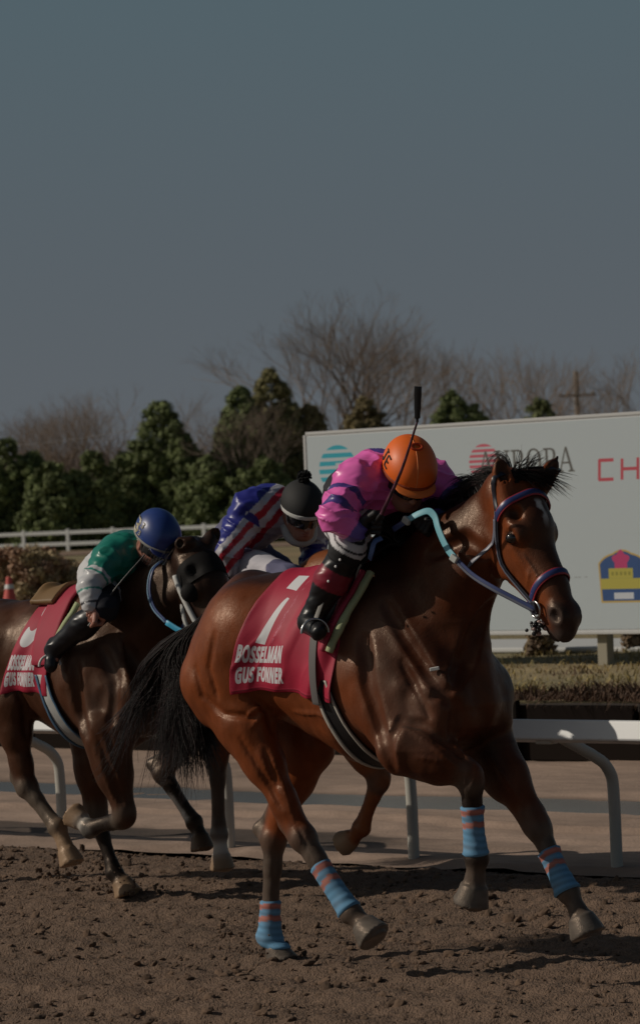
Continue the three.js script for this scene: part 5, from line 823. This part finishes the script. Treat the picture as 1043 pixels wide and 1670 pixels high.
// ------------------------------------------------------------ the chestnut horse hidden between them, and its jockey
const CHEST_POS = [-.35, 0, -15.4];
{
  const J = (a, toe, point) => { a.toe = toe && norm(toe); a.point = point; return a; }, k = .95, T = (p) => [p[0] * k, p[1] * k - .03, p[2] * k];
  const poll = [.74, 1.56, 0], H = headFrame(poll, 4, 38);
  const S = {
    H, T, k, ears: [[H(-.04, .03, -.07), add(H(-.04, .03, -.07), [-.10, .07, 0]), norm([.3, .8, -.3])], [H(-.04, .03, .07), add(H(-.04, .03, .07), [-.10, .07, 0]), norm([.3, .8, .3])]],
    neck: [cap(T([.28, 1.33, 0]), [.52, 1.42, 0], .235, .17, .08, 0, NZ, .62), cap([.5, 1.41, 0], add(poll, [-.03, -.07, 0]), .172, .105, .07, 0, NZ, .66)],
    hindR: J([[0.0381,0.9016,0.15], [-0.137,0.6098,0.14], [-0.1504,0.2471,0.13], [-0.1442,0.0755,0.13]], [.1, -1, 0], [-0.1898,0.6622,0.14]),
    hindL: J([[-0.4741,0.817,-0.14], [-0.7387,0.5029,-0.12], [-0.5403,0.2692,-0.12], [-0.478,0.1373,-0.12]], [.25, -.95, 0], [-0.8115,0.5507,-0.12]),
    foreR: J([[0.7605,0.7506,0.17], [0.8632,0.5415,0.13], [0.7322,0.3036,0.12], [0.6158,0.2081,0.12]], [-.85, -.45, 0]),
    foreL: J([[0.5531,0.7678,-0.13], [0.924,0.6291,-0.12], [0.6984,0.6774,-0.12], [0.6123,0.7401,-0.12]], [-.6, .6, 0]),
    legCol: [{ lower: 3, past: 4, hoofCol: 8 }, { lower: 1, past: 1, hoofCol: 8 }, { lower: 0, past: 0, hoofCol: 8 }, { lower: 0, past: 0, hoofCol: 8 }],
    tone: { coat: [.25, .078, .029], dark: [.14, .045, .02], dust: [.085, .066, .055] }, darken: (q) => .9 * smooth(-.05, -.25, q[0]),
  };
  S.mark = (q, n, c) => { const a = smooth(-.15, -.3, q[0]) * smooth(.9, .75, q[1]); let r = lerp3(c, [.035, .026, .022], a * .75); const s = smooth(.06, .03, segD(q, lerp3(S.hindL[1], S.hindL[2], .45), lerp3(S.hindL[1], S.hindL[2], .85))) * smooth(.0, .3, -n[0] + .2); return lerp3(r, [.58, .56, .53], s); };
  const P = horsePrims(S), o = thing('race_horse', 'chestnut race horse with white hind socks mostly hidden by the leading bay', 'horse', null, CHEST_POS, TURN);
  part('body', meshBody(P, .0125, horseColour(S)), coatMat, o); for (const s of [-1, 1]) { const g = new THREE.SphereGeometry(.0205, 16, 12); g.translate(...H(.188, -.031, .0925 * s)); part('eye', g, eyeMat, o); }
  part('tail', tail(S, 45, 30, T([-.735, 1.36, 0]), T([-.9, 1.36, -.05]), T([-1.05, 1.2, -.05]), T([-1.1, .95, -.05]), .06), hairMat, o);
  part('mane', hair(48, 500, (t, r) => add(lerp3(T([.28, 1.60, 0]), add(poll, [-.02, .03, 0]), t), [0, 0, (r() - .5) * .03]), (p, t, r) => { const j = rv(r, .03); return bez([p, add(p, [-.03, .03, -.03]), add(p, [-.09 + j[0], j[1], -.06]), add(p, [-.13 + j[0], -.06 + j[1], -.08])], 6); }, .0026, [.10, .035, .015]), hairMat, o);
  part('saddle_cloth', wrap(P, 30, 30, (u, v) => ({ x: lerp(-.38, .08, u), a: lerp(-60, 110, v) }), .01, .005, 1.1), mat([.05, .09, .30], .7), o);
  part('saddle', wrap(P, 12, 20, (u, v) => ({ x: lerp(-.2, .12, u), a: lerp(-40, 44, v) }), .04, .02, 1.1), mat([.02, .018, .018], .5), o);
}
{
  const o = thing('person', 'jockey in starred blue silks with red and white stripes and a pompom cap', 'person', null, CHEST_POS, TURN);
  const F = faceFrame([0.3611,1.7749,0.02], 32, 26, 0), J = {
    face: F, neck: [0.275,1.777,0], chest: [0.1445,1.7989,0], hip: [-0.0346,1.6859,0], flat: norm([-.55, .8, 0]), hips: [add([-0.0338,1.5583,0], [0, 0, -.1]), add([-0.0343,1.5494,0], [0, 0, .1])],
    sh: [[0.2302,1.762,-0.17], [0.1613,1.8145,0.17]], el: [[0.1991,1.5877,-0.26], [0.1063,1.6151,0.27]], wr: [[0.2405,1.4877,-0.14], [0.0862,1.461,0.2]], grip: [[0.3358,1.4589,-0.08], [0.1069,1.415,0.16]], gripDir: [[.3, .8, .3], [.75, -.45, .2]],
    kn: [[0.0571,1.4264,-0.26], [0.4847,1.4795,0.26]], an: [[-0.3503,1.2028,-0.3], [0.205,1.232,0.305]], to: [[-0.3412,1.1094,-0.33], [0.2459,1.1468,0.335]],
  };
  const navy = [.026, .03, .25], red = [.50, .025, .05], wh = [.62, .60, .66];
  const star = (x, y, cx, cy, R) => { const dx = x - cx, dy = y - cy, d = Math.hypot(dx, dy), a = Math.atan2(dy, dx), m = ((a + 6.283 + .3) % 1.2566) - .6283; return d * Math.cos(m) < R * (.38 + .62 * Math.max(0, 1 - Math.abs(m) / .30) * .9); };
  const K = {
    skin: [.44, .215, .15], cell: .006, fold: .011,
    jacket: (q, n) => {
      const a0 = segD(q, J.sh[0], J.el[0]), a1 = segD(q, J.el[0], J.wr[0]); if (Math.min(a0, a1) < .078) { const x = q[0] * .7 + q[2] * .6, y = q[1], c0 = lerp3(J.sh[0], J.el[0], .5), c1 = J.el[0], c2 = lerp3(J.el[0], J.wr[0], .6); for (const [c, dx, dy] of [[c0, .0, .03], [c0, .05, -.03], [c1, -.02, -.02], [c1, .05, .01], [c2, .03, .0]]) if (star(x, y, c[0] * .7 + c[2] * .6 + dx, c[1] + dy, .034)) return wh; return navy; }
      const t = segT(q, J.hip, J.chest), side = q[2], s = (q[0] * .62 + (q[1] - 1.6) * 1.0 + q[2] * .35);
      const arm = Math.min(segD(q, J.sh[1], J.el[1]), segD(q, J.el[1], J.wr[1])) < .085;
      if (arm && segT(q, J.sh[1], J.el[1]) < .3) return star(q[0] * .8 - q[2] * .5, q[1], J.sh[1][0] * .8 - J.sh[1][2] * .5 + .02, J.sh[1][1] + .0, .05) ? wh : navy;
      const z = .54 * (q[0] - J.chest[0]) - .45 * (q[2] - J.chest[2]) - .70 * (q[1] - J.chest[1]) + .008 * noise(q[0] * 14, q[1] * 14, q[2] * 14); if (z < -.06) return navy; if (z > .06) return n[0] > .2 ? [.42, .38, .44] : navy; const w = (z + .06) / .06 + .5; return ((w % 1) + 1) % 1 < .5 ? red : wh;
    },
    breeches: (q) => noise(q[0] * 12, q[1] * 14, q[2] * 12) > .34 ? wh : [.13, .13, .22], boot: () => () => [.014, .014, .018],
    helmet: () => () => [.016, .016, .017], band: [.62, .62, .60], helmetRough: .75, helmetCoat: 0, peak: false, bandW: .020, strap: [.6, .6, .6], goggleFrame: [.03, .03, .03],
  };
  jockey(o, J, K);
  const r = rng(63), pg = []; const pc = F(-.02, .185, 0); for (let i = 0; i < 260; i++) { const d = norm(rv(r, 1)); pg.push(tube([pc, add(pc, mul(d, .03 + .008 * r()))], [.005, .003], 4, true)); } part('pompom', merge(pg), mat([.014, .014, .015], .9), o);
  part('neckerchief', tube([F(-.03, -.07, .07), F(.02, -.115, .055), F(.045, -.13, 0), F(.02, -.115, -.055), F(-.03, -.07, -.07)], .024, 10, true, 1, 4), mat([.55, .54, .52], .8), o);
}

// ------------------------------------------------------------ dirt thrown up by the hooves
{
  const r = rng(91), base = new THREE.IcosahedronGeometry(1, 1), p = base.attributes.position; for (let i = 0; i < p.count; i++) { const k = 1 + .4 * noise(p.getX(i) * 1.8, p.getY(i) * 1.8, p.getZ(i) * 1.8 + 9); p.setXYZ(i, p.getX(i) * k, p.getY(i) * k, p.getZ(i) * k); } base.computeVertexNormals();
  const spots = [[[-0.9438,0,-15.0772], 90, 1], [[-0.2443,0,-12.6891], 60, .7], [[-1.2918,0,-15.7507], 70, .8]], N = spots.reduce((s, k) => s + k[1], 0), im = new THREE.InstancedMesh(base, mat(0xffffff, 1), N), m = new THREE.Matrix4(); let i = 0;
  for (const [c, n, f] of spots) for (let k = 0; k < n; k++) { const h = r() ** 2.2 * .20 * f, d = r() * .35 + h * .6, R = .003 + .010 * r() ** 3; m.compose(new THREE.Vector3(c[0] + .08 - d * .766 + (r() - .5) * .16, h + .008, c[2] - d * .643 + (r() - .5) * .2), new THREE.Quaternion().setFromEuler(new THREE.Euler(r() * 6, r() * 6, r() * 6)), new THREE.Vector3(R * 1.4, R, R)); im.setMatrixAt(i, m); const t = .7 + .5 * r(); im.setColorAt(i++, rgb(.13 * t, .082 * t, .054 * t)); }
  im.name = 'thrown_dirt'; im.castShadow = im.receiveShadow = true; im.userData = { kind: 'stuff', label: 'small crumbs of dirt thrown up behind the planted hooves', category: 'dirt' }; scene.add(im);
}

// ------------------------------------------------------------ render
const renderer = new THREE.WebGLRenderer({ antialias: true });
renderer.setSize(639, 1024); renderer.shadowMap.enabled = true; renderer.shadowMap.type = THREE.PCFSoftShadowMap;
renderer.toneMapping = THREE.LinearToneMapping; renderer.toneMappingExposure = EXPOSURE;
renderer.render(scene, camera);
